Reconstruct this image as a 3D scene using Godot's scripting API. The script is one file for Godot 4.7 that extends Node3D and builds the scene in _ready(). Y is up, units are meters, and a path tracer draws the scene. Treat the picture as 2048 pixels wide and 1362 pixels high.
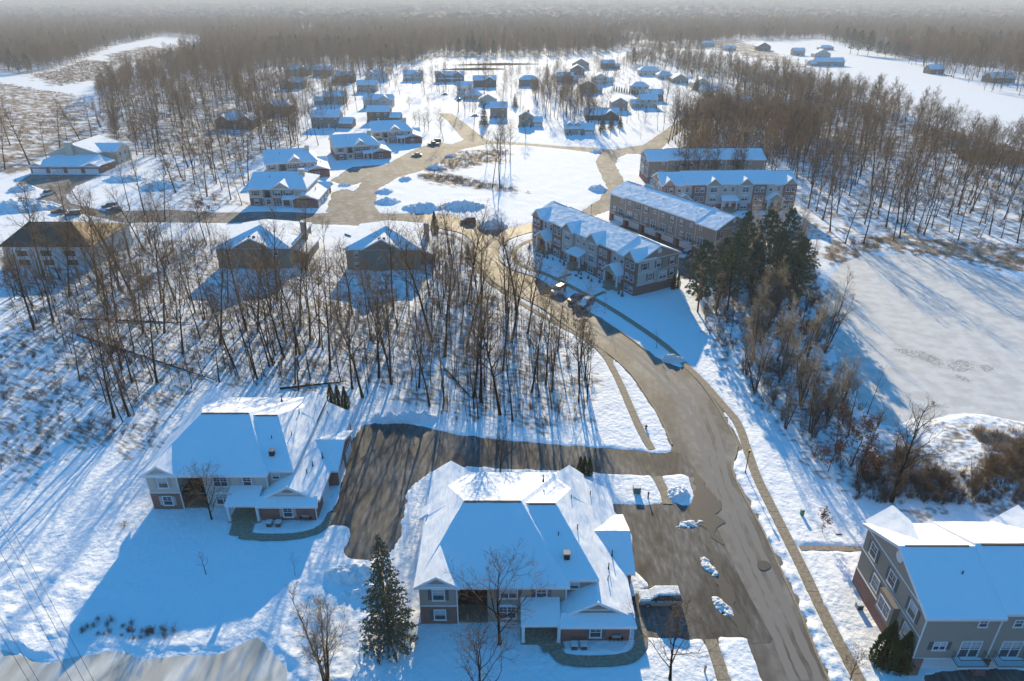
extends Node3D

# ---------------------------------------------------------------- small mesh builder
class MB:
	var v := PackedVector3Array()
	var n := PackedVector3Array()
	var c := PackedColorArray()
	var ix := PackedInt32Array()
	var col := Color(1, 1, 1)
	var colored := false
	func tri(a: Vector3, b: Vector3, d: Vector3) -> void:
		var nn := (b - a).cross(d - a).normalized()
		var k := v.size()
		v.append(a); v.append(b); v.append(d)
		n.append(nn); n.append(nn); n.append(nn)
		if colored:
			c.append(col); c.append(col); c.append(col)
		ix.append(k); ix.append(k + 2); ix.append(k + 1)
	func quad(a: Vector3, b: Vector3, d: Vector3, e: Vector3) -> void:
		var nn := (d - a).cross(e - b).normalized()
		var k := v.size()
		v.append(a); v.append(b); v.append(d); v.append(e)
		for i in 4:
			n.append(nn)
			if colored:
				c.append(col)
		ix.append_array(PackedInt32Array([k, k + 2, k + 1, k, k + 3, k + 2]))
	func box(lo: Vector3, hi: Vector3) -> void:
		hexa([Vector3(lo.x, lo.y, lo.z), Vector3(hi.x, lo.y, lo.z), Vector3(hi.x, lo.y, hi.z), Vector3(lo.x, lo.y, hi.z),
			Vector3(lo.x, hi.y, lo.z), Vector3(hi.x, hi.y, lo.z), Vector3(hi.x, hi.y, hi.z), Vector3(lo.x, hi.y, hi.z)])
	# p[0..3] lower ring, p[4..7] upper ring, order: back-left, back-right, front-right, front-left
	func hexa(p: Array) -> void:
		quad(p[3], p[2], p[6], p[7])
		quad(p[1], p[0], p[4], p[5])
		quad(p[2], p[1], p[5], p[6])
		quad(p[0], p[3], p[7], p[4])
		quad(p[7], p[6], p[5], p[4])
		quad(p[0], p[1], p[2], p[3])
	func bar(a: Vector3, b: Vector3, r0: float, r1: float, sides := 4) -> void:
		var d := (b - a)
		if d.length() < 1e-5:
			return
		d = d.normalized()
		var u := d.cross(Vector3.RIGHT if absf(d.x) < 0.8 else Vector3.UP).normalized()
		var w := d.cross(u)
		var k := v.size()
		for i in sides:
			var an := TAU * i / sides
			var o := u * cos(an) + w * sin(an)
			v.append(a + o * r0); v.append(b + o * r1)
			n.append(o); n.append(o)
			if colored:
				c.append(col); c.append(col)
		for i in sides:
			var i0 := k + i * 2
			var i1 := k + ((i + 1) % sides) * 2
			ix.append_array(PackedInt32Array([i0, i1, i0 + 1, i1, i1 + 1, i0 + 1]))
	func spike(a: Vector3, b: Vector3, r: float) -> void:
		var d := (b - a).normalized()
		var u := d.cross(Vector3.RIGHT if absf(d.x) < 0.8 else Vector3.UP).normalized()
		var w := d.cross(u)
		var k := v.size()
		for i in 3:
			var an := TAU * i / 3.0
			var o := u * cos(an) + w * sin(an)
			v.append(a + o * r)
			n.append(o)
			if colored:
				c.append(col)
		v.append(b); n.append(d)
		if colored:
			c.append(col)
		ix.append_array(PackedInt32Array([k, k + 1, k + 3, k + 1, k + 2, k + 3, k + 2, k, k + 3]))
	func cap(a: Vector3, r: float, up: Vector3, sides := 8) -> void:
		var u := up.cross(Vector3.RIGHT if absf(up.x) < 0.8 else Vector3.UP).normalized()
		var w := up.cross(u)
		for i in sides:
			var a0 := TAU * i / sides
			var a1 := TAU * (i + 1) / sides
			tri(a, a + (u * cos(a0) + w * sin(a0)) * r, a + (u * cos(a1) + w * sin(a1)) * r)
	func mesh(m: Material = null) -> ArrayMesh:
		var arr := []
		arr.resize(Mesh.ARRAY_MAX)
		arr[Mesh.ARRAY_VERTEX] = v
		arr[Mesh.ARRAY_NORMAL] = n
		if colored:
			arr[Mesh.ARRAY_COLOR] = c
		arr[Mesh.ARRAY_INDEX] = ix
		var am := ArrayMesh.new()
		if v.size() > 0:
			am.add_surface_from_arrays(Mesh.PRIMITIVE_TRIANGLES, arr)
			if m:
				am.surface_set_material(0, m)
		return am

var M := {}
var cache := {}
var taken := {}
var rng := RandomNumberGenerator.new()

func lin(r: float, g: float, b: float) -> Color:
	return Color(r, g, b).linear_to_srgb()

func mat(r: float, g: float, b: float, rough := 0.85) -> StandardMaterial3D:
	var m := StandardMaterial3D.new()
	m.albedo_color = lin(r, g, b)
	m.roughness = rough
	m.metallic_specular = 0.35
	return m

func noise_tex(freq: float, seed_: int, size := 512, octaves := 4, ramp: Array = [], kind := FastNoiseLite.TYPE_SIMPLEX_SMOOTH) -> NoiseTexture2D:
	var nz := FastNoiseLite.new()
	nz.seed = seed_
	nz.frequency = freq
	nz.noise_type = kind
	nz.fractal_octaves = octaves
	var t := NoiseTexture2D.new()
	t.width = size
	t.height = size
	t.seamless = true
	t.noise = nz
	if ramp.size() > 0:
		var g := Gradient.new()
		var offs := PackedFloat32Array()
		var cols := PackedColorArray()
		for r in ramp:
			offs.append(r[0])
			cols.append(lin(r[1], r[2], r[3]))
		g.offsets = offs
		g.colors = cols
		t.color_ramp = g
	return t

func tri_map(m: StandardMaterial3D, scale: Vector3, world := true) -> StandardMaterial3D:
	m.uv1_triplanar = true
	m.uv1_world_triplanar = world
	m.uv1_scale = scale
	return m

func numbered(called: String) -> String:
	if not taken.has(called):
		taken[called] = 0
		return called
	taken[called] += 1
	return "%s_%03d" % [called, taken[called]]

func tag(o: Node, label: String, category := "", group := "", kind := "") -> Node:
	if label:
		o.set_meta("label", label)
	if category:
		o.set_meta("category", category)
	if group:
		o.set_meta("group", group)
	if kind:
		o.set_meta("kind", kind)
	return o

func base(called: String, at: Vector3, yaw := 0.0) -> Node3D:
	var o := Node3D.new()
	o.name = numbered(called)
	add_child(o)
	o.position = at
	o.rotation.y = yaw
	return o

func inst(me: Mesh, called: String, par: Node = null, m: Material = null) -> MeshInstance3D:
	var o := MeshInstance3D.new()
	o.mesh = me
	if m:
		o.material_override = m
	if par == null:
		o.name = numbered(called)
		add_child(o)
	else:
		o.name = called
		par.add_child(o, true)
	return o

func part(mb: MB, called: String, m: Material, par: Node = null) -> MeshInstance3D:
	return inst(mb.mesh(m), called, par)

func W(x: float, f: float, h := 0.0) -> Vector3:
	return Vector3(x, h, -f)

func setup_world() -> void:
	var cam := Camera3D.new()
	cam.name = "camera"
	add_child(cam)
	cam.position = Vector3(0, 60, 0)
	cam.rotation.x = -atan(680.0 / 1366.0)
	cam.fov = rad_to_deg(2.0 * atan(681.0 / 1366.0))
	cam.far = 40000.0
	cam.current = true
	var sun := DirectionalLight3D.new()
	sun.name = "sun"
	add_child(sun)
	var el := deg_to_rad(17.0)
	sun.look_at_from_position(Vector3.ZERO, Vector3(0.006, -sin(el), cos(el)))
	sun.light_energy = 1.6
	sun.light_color = Color(1.0, 0.915, 0.745)
	sun.light_angular_distance = 0.5
	sun.shadow_enabled = true
	var sm := ProceduralSkyMaterial.new()
	sm.sky_top_color = lin(0.009, 0.152, 0.385)
	sm.sky_horizon_color = lin(0.28, 0.43, 0.575)
	sm.sky_curve = 0.09
	sm.ground_bottom_color = lin(0.5, 0.5, 0.5)
	sm.ground_horizon_color = lin(0.5, 0.6, 0.75)
	sm.sun_angle_max = 12.0
	var sky := Sky.new()
	sky.sky_material = sm
	var e := Environment.new()
	e.background_mode = Environment.BG_SKY
	e.sky = sky
	e.background_energy_multiplier = 1.0
	e.tonemap_mode = Environment.TONE_MAPPER_LINEAR
	e.tonemap_exposure = 1.84
	e.sdfgi_enabled = true
	e.ssao_enabled = true
	e.ssil_enabled = true
	e.fog_enabled = true
	e.fog_density = 0.00027
	e.fog_light_color = Color(0.95, 0.97, 1.0)
	var we := WorldEnvironment.new()
	we.name = "environment"
	we.environment = e
	add_child(we)

func setup_materials() -> void:
	# snow on the ground: vertex colours hold snow, litter and marsh grass
	var s := mat(1, 1, 1, 0.9)
	s.vertex_color_use_as_albedo = true
	s.heightmap_enabled = true
	s.heightmap_scale = 10.0
	s.heightmap_texture = noise_tex(0.022, 3, 1024, 5)
	tri_map(s, Vector3(0.041, 0.041, 0.041))
	M.ground = s
	s = mat(0.86, 0.87, 0.89, 0.85)
	s.heightmap_enabled = true
	s.heightmap_scale = 3.0
	s.heightmap_texture = noise_tex(0.012, 5, 512, 3)
	tri_map(s, Vector3(0.35, 0.35, 0.10), false)
	M.roof_snow = s
	s = mat(0.84, 0.85, 0.87, 0.9)
	s.heightmap_enabled = true
	s.heightmap_scale = 9.0
	s.heightmap_texture = noise_tex(0.03, 9, 512, 5)
	tri_map(s, Vector3(0.4, 0.4, 0.4))
	M.pile_snow = s
	s = mat(1, 1, 1, 0.9)
	s.albedo_texture = noise_tex(0.02, 17, 512, 5, [[0.0, 0.42, 0.37, 0.31], [0.4, 0.7, 0.69, 0.68], [0.6, 0.82, 0.82, 0.83]])
	s.heightmap_enabled = true
	s.heightmap_scale = 8.0
	s.heightmap_texture = noise_tex(0.03, 11, 512, 5)
	tri_map(s, Vector3(0.3, 0.3, 0.3))
	M.dirty_snow = s
	s = mat(1, 1, 1, 0.7)
	s.albedo_texture = noise_tex(0.012, 21, 1024, 6, [[0.2, 0.156, 0.144, 0.134], [0.5, 0.188, 0.174, 0.163], [0.8, 0.23, 0.215, 0.203]])
	worn(s, 22, 0.58)
	tri_map(s, Vector3(0.06, 0.06, 0.035))
	M.asphalt = s
	s = mat(1, 1, 1, 0.75)
	s.albedo_texture = noise_tex(0.012, 27, 1024, 6, [[0.2, 0.08, 0.075, 0.071], [0.5, 0.122, 0.113, 0.106], [0.75, 0.16, 0.149, 0.14], [0.95, 0.25, 0.24, 0.232]])
	worn(s, 24, 0.5)
	tri_map(s, Vector3(0.11, 0.11, 0.03))
	M.lot_asphalt = s
	s = mat(1, 1, 1, 0.85)
	s.albedo_texture = noise_tex(0.012, 28, 1024, 6, [[0.2, 0.175, 0.16, 0.148], [0.5, 0.21, 0.196, 0.183], [0.75, 0.28, 0.265, 0.25], [0.92, 0.5, 0.49, 0.48]])
	worn(s, 26, 0.7)
	tri_map(s, Vector3(0.03, 0.03, 0.03))
	M.snowy_road = s
	M.salt = mat(0.205, 0.19, 0.178, 0.8)
	M.wet = mat(0.085, 0.073, 0.062, 0.5)
	s = mat(1, 1, 1, 0.85)
	s.albedo_texture = noise_tex(0.02, 23, 512, 4, [[0.2, 0.24, 0.19, 0.135], [0.8, 0.36, 0.30, 0.22]])
	tri_map(s, Vector3(0.2, 0.2, 0.2))
	M.concrete = s
	s = mat(1, 1, 1, 0.8)
	s.albedo_texture = noise_tex(0.008, 31, 1024, 5, [[0.2, 0.56, 0.54, 0.52], [0.7, 0.68, 0.66, 0.64]])
	s.heightmap_enabled = true
	s.heightmap_scale = 1.5
	s.heightmap_texture = noise_tex(0.05, 12, 512, 3)
	tri_map(s, Vector3(0.03, 0.03, 0.03))
	M.ice = s
	M.bare_ice = mat(0.36, 0.34, 0.28, 0.5)
	s = mat(1, 1, 1, 0.5)
	s.albedo_texture = noise_tex(0.012, 33, 512, 5, [[0.2, 0.40, 0.385, 0.345], [0.5, 0.5, 0.485, 0.45], [0.8, 0.66, 0.65, 0.63]])
	tri_map(s, Vector3(0.05, 0.05, 0.02))
	M.near_ice = s
	M.brick = wall_mat(brick_image(), Vector3(0.55, 0.55, 0.55), Color(1, 1, 1), 0.8)
	M.trim = mat(0.72, 0.72, 0.72, 0.6)
	M.glass = mat(0.035, 0.04, 0.048, 0.12)
	M.glass.metallic_specular = 0.6
	M.blind = mat(0.42, 0.43, 0.44, 0.5)
	M.shutter = mat(0.12, 0.12, 0.125, 0.7)
	M.shutter_light = mat(0.42, 0.40, 0.37, 0.7)
	M.garage = mat(0.72, 0.73, 0.74, 0.5)
	M.shingle = mat(0.11, 0.075, 0.055, 0.9)
	M.dark = mat(0.02, 0.02, 0.02, 0.6)
	M.metal = mat(0.25, 0.25, 0.25, 0.4)
	M.rail = mat(0.03, 0.028, 0.026, 0.5)
	M.osb = mat(1, 1, 1, 0.8)
	M.osb.albedo_texture = noise_tex(0.05, 41, 256, 3, [[0.2, 0.5, 0.33, 0.16], [0.8, 0.66, 0.46, 0.25]])
	tri_map(M.osb, Vector3(0.5, 0.5, 0.5))
	for it in [["siding_cream", 0.60, 0.53, 0.43], ["siding_light", 0.56, 0.51, 0.45], ["siding_taupe", 0.33, 0.26, 0.205], ["siding_grey", 0.385, 0.31, 0.25], ["siding_brown", 0.20, 0.16, 0.12], ["siding_white", 0.72, 0.71, 0.67], ["siding_tan", 0.42, 0.36, 0.27], ["siding_yellow", 0.6, 0.52, 0.36], ["siding_blue", 0.22, 0.25, 0.27], ["siding_sage", 0.27, 0.27, 0.21]]:
		M[it[0]] = wall_mat(siding_image(), Vector3(1.6, 1.6, 1.6), lin(it[1], it[2], it[3]), 0.7, lap_image())
	# bark and foliage
	for it in [["bark_grey", 0.25, 0.225, 0.2], ["bark_brown", 0.21, 0.178, 0.15], ["bark_dark", 0.09, 0.072, 0.06], ["bark_pale", 0.5, 0.47, 0.43], ["bark_red", 0.13, 0.06, 0.05]]:
		var b := mat(1, 1, 1, 0.95)
		b.albedo_texture = noise_tex(0.06, 50, 128, 3, [[0.2, it[1] * 0.7, it[2] * 0.7, it[3] * 0.7], [0.8, it[1] * 1.3, it[2] * 1.3, it[3] * 1.3]])
		b.metallic_specular = 0.1
		tri_map(b, Vector3(1, 0.25, 1), false)
		M[it[0]] = b
	for it in [["twig_grey", 0.27, 0.245, 0.22], ["twig_brown", 0.24, 0.20, 0.17], ["twig_pale", 0.55, 0.52, 0.48], ["twig_red", 0.2, 0.10, 0.085], ["twig_tan", 0.27, 0.20, 0.14], ["rust_leaf", 0.22, 0.075, 0.03], ["grass_tan", 0.34, 0.225, 0.13], ["grass_dark", 0.10, 0.065, 0.04], ["pine", 0.115, 0.15, 0.07], ["spruce", 0.135, 0.13, 0.08], ["cedar", 0.05, 0.085, 0.02], ["cedar_dark", 0.018, 0.025, 0.014]]:
		var b2 := mat(it[1], it[2], it[3], 0.95)
		b2.metallic_specular = 0.1
		M[it[0]] = b2

# broad stains of salt and old wet over a paving texture
func worn(s: StandardMaterial3D, seed_: int, low: float) -> void:
	s.detail_enabled = true
	s.detail_blend_mode = BaseMaterial3D.BLEND_MODE_MUL
	s.detail_albedo = noise_tex(0.01, seed_, 512, 5, [[0.3, low, low * 0.97, low * 0.94], [0.5, 0.85, 0.84, 0.83], [0.7, 1, 1, 1]])
	s.detail_uv_layer = BaseMaterial3D.DETAIL_UV_2
	s.uv2_triplanar = true
	s.uv2_world_triplanar = true
	s.uv2_scale = Vector3(0.021, 0.021, 0.013)

func wall_mat(im: Image, scale: Vector3, tint: Color, rough: float, lap: Image = null) -> StandardMaterial3D:
	var s := StandardMaterial3D.new()
	s.albedo_color = tint
	s.roughness = rough
	s.metallic_specular = 0.3
	s.albedo_texture = tex_of(im)
	if lap:
		s.heightmap_enabled = true
		s.heightmap_scale = 2.0
		s.heightmap_texture = tex_of(lap)
	tri_map(s, scale, false)
	return s

func lap_image() -> Image:
	if cache.has("lap"):
		return cache["lap"]
	var im := Image.create(64, 64, false, Image.FORMAT_RGB8)
	for y in 64:
		var g := float(y % 8) / 8.0
		for x in 64:
			im.set_pixel(x, y, Color(g, g, g))
	cache["lap"] = im
	return im

func tex_of(im: Image) -> ImageTexture:
	if not cache.has(im):
		cache[im] = ImageTexture.create_from_image(im)
	return cache[im]

func brick_image() -> Image:
	var im := Image.create(128, 128, false, Image.FORMAT_RGB8)
	var r := RandomNumberGenerator.new()
	r.seed = 77
	im.fill(lin(0.3, 0.25, 0.21))
	for row in 16:
		for k in 9:
			var x := k * 16 - (8 if row % 2 else 0)
			var t := r.randf_range(0.75, 1.25)
			im.fill_rect(Rect2i(x + 1, row * 8 + 1, 14, 6), lin(0.24 * t, 0.075 * t, 0.05 * t))
	return im

func siding_image() -> Image:
	if cache.has("siding"):
		return cache["siding"]
	var im := Image.create(64, 64, false, Image.FORMAT_RGB8)
	im.fill(Color(1, 1, 1))
	var r := RandomNumberGenerator.new()
	r.seed = 7
	for y in 64:
		for x in 64:
			var t := r.randf_range(0.96, 1.0)
			im.set_pixel(x, y, lin(t, t, t))
	cache["siding"] = im
	return im
# ---------------------------------------------------------------- the ground, roads and ponds
var paved: Array = []      # [polygon, bounding box] of everything kept free of snow
var frozen: Array = []
var litter: Array = []
var marsh: Array = []
var rough: Array = []
var open_land: Array = []
var gnoise := FastNoiseLite.new()
var gnoise2 := FastNoiseLite.new()

func poly(flat: Array) -> PackedVector2Array:
	var p := PackedVector2Array()
	for i in range(0, flat.size(), 2):
		p.append(Vector2(flat[i], flat[i + 1]))
	return p

func bounds(p: PackedVector2Array) -> Rect2:
	var r := Rect2(p[0], Vector2.ZERO)
	for q in p:
		r = r.expand(q)
	return r.grow(1.5)

func within(list: Array, q: Vector2) -> bool:
	for it in list:
		if it[1].has_point(q) and Geometry2D.is_point_in_polygon(q, it[0]):
			return true
	return false

func ribbon_poly(line: PackedVector2Array, w: float) -> PackedVector2Array:
	var l := PackedVector2Array()
	var r := PackedVector2Array()
	for i in line.size():
		var d := (line[mini(i + 1, line.size() - 1)] - line[maxi(i - 1, 0)]).normalized()
		var nn := Vector2(-d.y, d.x) * w * 0.5
		l.append(line[i] + nn)
		r.append(line[i] - nn)
	r.reverse()
	l.append_array(r)
	return l

func smooth_line(flat: Array, per := 4) -> PackedVector2Array:
	var p := poly(flat)
	var o := PackedVector2Array()
	for i in p.size() - 1:
		var a := p[maxi(i - 1, 0)]
		var d := p[mini(i + 2, p.size() - 1)]
		for k in per:
			o.append(p[i].cubic_interpolate(p[i + 1], a, d, float(k) / per))
	o.append(p[p.size() - 1])
	return o

func sheet(called: String, p: PackedVector2Array, y: float, m: Material, grow := 0.0) -> MeshInstance3D:
	if grow != 0.0:
		var g := Geometry2D.offset_polygon(p, grow)
		if g.size() > 0:
			p = g[0]
	var ids := Geometry2D.triangulate_polygon(p)
	if ids.is_empty():
		print("bad polygon ", called)
	var mb := MB.new()
	for q in p:
		mb.v.append(Vector3(q.x, y, -q.y))
		mb.n.append(Vector3.UP)
	for i in range(0, ids.size(), 3):
		var a := p[ids[i]]
		var b := p[ids[i + 1]]
		var d := p[ids[i + 2]]
		var ccw := (b - a).cross(d - a) > 0.0
		mb.ix.append(ids[i])
		mb.ix.append(ids[i + 2] if ccw else ids[i + 1])
		mb.ix.append(ids[i + 1] if ccw else ids[i + 2])
	var o := part(mb, called, m)
	o.set_meta("kind", "structure")
	return o

func pave(p: PackedVector2Array) -> void:
	paved.append([p, bounds(p)])

func build_pavement() -> void:
	var roads := [
		["road", "asphalt", [25.19, 32.53, 24.62, 45.28, 24.71, 50.53, 23.85, 53.21, 23.81, 60.72, 23.70, 67.62, 23.88, 71.09, 24.80, 73.54, 24.87, 77.33, 22.92, 80.81, 24.13, 85.17, 23.81, 92.03, 22.93, 98.29, 21.39, 106.67, 18.66, 113.97, 14.75, 121.20, 10.48, 128.45, 6.83, 135.62, 2.03, 142.30, -2.69, 148.61, -6.23, 156.42, -9.00, 163.46, -10.42, 171.45, -10.24, 178.42, -12.61, 186.35, -15.92, 191.02, -22.24, 194.90, -27.53, 198.41, -28.57, 209.64, -18.51, 207.42, -9.62, 199.44, -3.35, 192.46, 6.64, 200.47, 6.38, 191.50, 0.14, 185.44, -3.15, 178.85, -3.72, 172.65, -2.95, 166.05, 0.12, 159.87, 5.92, 154.40, 10.96, 144.36, 16.73, 133.76, 22.34, 123.69, 25.95, 115.20, 29.67, 109.85, 31.42, 109.09, 32.71, 105.41, 33.47, 100.08, 33.99, 92.46, 33.85, 84.91, 31.51, 79.40, 31.35, 73.02, 31.71, 66.34, 31.62, 60.48, 31.51, 52.87, 31.17, 45.28, 31.73, 32.53], 1, "brown-grey main road curving past the condominiums"],
		["parking_lot", "lot_asphalt", [-23.37, 90.59, -20.17, 91.31, -15.32, 90.59, -9.59, 88.09, -3.35, 86.48, 8.72, 84.78, 19.77, 83.51, 25.09, 82.39, 25.55, 78.13, 20.55, 77.90, 11.37, 78.58, 1.86, 79.28, -6.41, 79.98, -11.66, 78.58, -13.58, 75.89, -14.41, 73.33, -14.18, 66.70, -14.16, 64.48, -15.35, 62.35, -17.28, 61.36, -19.46, 61.77, -20.37, 63.19, -20.09, 65.36, -20.81, 67.25, -23.64, 67.90, -23.27, 70.99, -23.59, 77.90, -24.32, 86.48], 1, "cracked asphalt lot and drive beside the brick condominiums"],
		["parking_lot", "lot_asphalt", [13.23, 71.59, 18.30, 71.29, 24.26, 71.29, 25.38, 66.70, 25.79, 58.37, 26.62, 50.41, 19.77, 50.34, 13.47, 50.41, 13.15, 52.34, 13.30, 55.43, 15.80, 57.47, 14.24, 59.92, 14.97, 65.71], 1, "slush-streaked asphalt lot with the parked car"],
		["road", "snowy_road", [-28.57, 209.64, -27.23, 198.41, -39.23, 196.90, -57.58, 198.92, -73.23, 200.99, -87.96, 199.95, -105.00, 200.99, -116.58, 199.95, -134.05, 209.64, -142.90, 211.34, -162.10, 218.96, -167.39, 229.70, -159.41, 226.45, -160.40, 236.46, -176.05, 248.80, -179.57, 245.79, -185.13, 263.17, -155.36, 263.17, -150.99, 264.01, -157.34, 261.50, -157.89, 245.79, -153.59, 231.69, -145.57, 221.41, -128.98, 211.91, -111.01, 214.21, -92.10, 210.77, -73.52, 211.91, -60.27, 209.64, -51.34, 211.91, -55.97, 237.86, -54.92, 237.86, -54.67, 255.80, -46.71, 280.04, -38.61, 301.10, -19.99, 342.02, -8.05, 331.51, 3.53, 328.98, 22.26, 320.37, 36.35, 316.81, 45.06, 312.17, 61.69, 324.01, 78.58, 361.97, 117.76, 448.03, 115.50, 426.70, 81.23, 350.32, 62.85, 305.44, 49.34, 303.26, 44.12, 293.77, 41.64, 280.04, 41.22, 253.43, 37.56, 233.04, 31.03, 214.21, 18.98, 199.95, 6.42, 192.94, 6.64, 200.47, 6.96, 200.99, 22.02, 211.91, 29.73, 226.45, 34.67, 242.85, 34.61, 273.60, 35.61, 289.73, 39.64, 304.35, 21.96, 315.64, 3.48, 324.01, -11.91, 326.47, -23.76, 312.17, -34.21, 273.60, -43.55, 259.03, -48.23, 240.69, -44.95, 217.76, -41.44, 209.64], 1, "packed snowy loop road round the open field"],
		["road", "snowy_road", [-17.32, 353.17, -11.60, 331.51, -22.58, 336.69, -36.18, 398.04, -57.17, 471.46, -85.24, 525.95, -92.39, 547.93, -65.25, 511.24, -43.53, 448.03, -27.19, 389.27], 1, "packed snowy side street climbing between detached houses"],
		["driveway", "snowy_road", [-62.14, 236.46, -59.38, 241.41, -55.50, 236.46, -51.02, 211.91, -58.47, 211.91], 1, "beige driveway beside the cream condominium with dormer"],
		["driveway", "snowy_road", [-67.21, 253.43, -64.01, 276.33, -51.74, 280.98, -47.24, 278.18, -54.26, 256.60, -58.53, 245.79], 1, "shaded driveway between two cream condominiums"],
		["driveway", "snowy_road", [-51.97, 276.33, -43.49, 312.17, -36.34, 330.24, -27.60, 324.01, -37.74, 301.10, -45.36, 279.11], 1, "driveway with parked cars by the farthest cream condominium"],
		["alley", "lot_asphalt", [30.41, 195.40, 36.22, 199.44, 51.94, 170.27, 51.73, 159.87, 48.17, 155.74, 41.01, 153.08, 42.44, 175.08], 1, "dark garage alley between two townhouse rows"],
		["driveway", "lot_asphalt", [40.98, 45.83, 46.78, 46.40, 58.86, 46.51, 64.99, 42.20, 57.05, 38.36, 39.70, 39.28], 1, "shaded asphalt before the garages of the taupe townhouses"],
		["alley", "lot_asphalt", [48.81, 239.97, 55.28, 245.79, 77.57, 229.70, 76.22, 225.17, 53.55, 237.16], 1, "narrow alley behind the middle townhouse row"],
	]
	var y := 0.02
	for r in roads:
		var p := smooth_closed(poly(r[2]), r[3])
		pave(p)
		var o := sheet(r[0], p, y, M[r[1]], 0.7)
		tag(o, r[4])
		y += 0.008 if y < 0.021 else 0.004
	for e in [
		[[24.13, 85.17, 23.81, 92.03, 22.93, 98.29, 21.39, 106.67, 18.66, 113.97, 14.75, 121.20, 10.48, 128.45, 6.83, 135.62, 2.03, 142.30, -2.69, 148.61, -6.23, 156.42, -9.00, 163.46, -10.42, 171.45, -10.24, 178.42, -12.61, 186.35, -15.92, 191.02, -22.24, 194.90], "pale concrete kerb on the wood side of the road"],
		[[32.71, 105.41, 33.47, 100.08, 33.99, 92.46, 33.85, 84.91, 31.51, 79.40, 31.35, 73.02, 31.71, 66.34, 31.62, 60.48, 31.51, 52.87, 31.17, 45.28, 31.73, 32.53], "pale concrete kerb on the pond side of the road"],
		[[25.95, 115.20, 22.34, 123.69, 16.73, 133.76, 10.96, 144.36, 5.92, 154.40, 0.12, 159.87, -2.95, 166.05, -3.72, 172.65, -3.15, 178.85, 0.14, 185.44, 6.38, 191.50], "pale concrete kerb before the townhouses"],
	]:
		kerb(smooth_line(e[0], 3), e[1])
	for e in [
		[[27.87, 45.28, 27.71, 52.87, 27.73, 61.53, 27.69, 70.50, 27.83, 77.90, 28.67, 86.48, 28.32, 95.00, 26.14, 104.88, 21.67, 116.44, 15.08, 127.71, 6.32, 142.30], 0.90, 0.024, "worn pale tyre track along the left lane"],
		[[28.96, 45.28, 28.90, 52.87, 28.81, 61.53, 28.81, 70.50, 28.96, 77.90, 30.04, 86.48, 29.79, 95.00, 27.73, 104.88, 23.40, 116.44, 16.94, 127.71, 8.05, 143.18], 0.80, 0.025, "worn pale tyre track near the road centre"],
		[[30.34, 45.28, 30.31, 52.87, 30.31, 61.53, 30.19, 70.50, 30.09, 77.90, 31.36, 85.17, 31.75, 95.00, 30.11, 104.88, 25.40, 115.82], 0.90, 0.025, "worn pale tyre track along the right lane"],
		[[28.77, 68.56, 28.81, 64.48, 28.85, 60.72, 28.76, 56.88], 0.10, 0.029, "thin pale crack seal in the road"],
	]:
		var line := smooth_line(e[0], 4)
		tag(sheet("tyre_track", wobble(ribbon_poly(line, e[1]), 0.25), e[2], M.salt), e[3])
	# ponds
	var ponds := [
		["frozen_pond", "ice", [75.86, 153.49, 85.41, 165.75, 97.17, 171.51, 107.99, 169.55, 115.09, 163.90, 123.10, 153.49, 143.15, 141.24, 99.83, 89.43, 81.82, 91.98, 75.42, 93.01, 71.01, 93.75, 63.80, 90.83, 59.28, 89.71, 58.04, 93.75, 58.32, 101.69, 60.76, 114.68, 66.35, 133.08], "snow-covered frozen pond beside the wooded bank"],
		["frozen_pond", "near_ice", [-66.95, 47.21, -57.70, 48.39, -51.23, 48.69, -49.11, 47.80, -45.04, 48.69, -39.01, 48.99, -31.30, 49.11, -26.28, 49.60, -22.62, 48.69, -22.70, 47.21, -21.43, 45.40, -19.01, 38.46, -18.35, 30.41, -56.32, 30.41], "bare grey pond ice at the foot of the lawn"],
	]
	for r in ponds:
		var p := smooth_closed(poly(r[2]), 3)
		frozen.append([p, bounds(p)])
		tag(sheet(r[0], p, -0.1, M[r[1]], 2.0), r[3])
	var patches := [
		["wet_patch", "wet", [23.18, 71.21, 24.49, 73.98, 25.69, 76.68, 25.17, 78.03, 26.39, 77.24, 27.08, 75.04, 27.21, 72.42, 28.20, 71.91, 26.93, 69.44, 27.44, 68.01, 25.71, 66.81, 25.81, 64.40, 24.61, 65.01, 24.31, 67.55, 23.58, 68.48], "dark wet patch on the road by the lot entrance", 0.90],
		["wet_patch", "wet", [24.18, 65.28, 24.73, 63.12, 24.82, 59.07, 24.77, 53.97, 25.01, 50.35, 24.21, 51.17, 23.80, 55.01, 23.77, 59.07], "long wet strip along the road edge", 0.70],
		["puddle", "wet", [29.27, 61.13, 30.07, 61.37, 30.68, 60.89, 30.43, 60.17, 29.56, 59.85, 29.07, 60.33], "round dark puddle in the road", 0.10],
		["bare_ice_patch", "bare_ice", [73.48, 117.38, 76.05, 116.75, 78.85, 115.71, 80.25, 112.28, 78.69, 110.33, 76.99, 112.28, 74.24, 115.09], "long greenish bare patch on the pond ice", 1.60],
		["bare_ice_patch", "bare_ice", [80.79, 111.10, 83.44, 112.47, 85.07, 111.30, 84.07, 109.19, 81.49, 108.06, 79.84, 108.81], "round greenish bare patch on the pond ice", 1.00],
		["bare_ice_patch", "bare_ice", [86.05, 110.33, 87.55, 110.52, 87.90, 109.19, 86.13, 108.25, 85.30, 108.81], "small oval bare patch on the pond ice", 0.70],
		["bare_ice_patch", "bare_ice", [79.67, 106.96, 80.52, 106.41, 80.85, 104.45, 80.01, 104.80, 79.31, 105.87], "slender bare streak on the pond ice", 0.50],
	]
	y = 0.07
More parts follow.
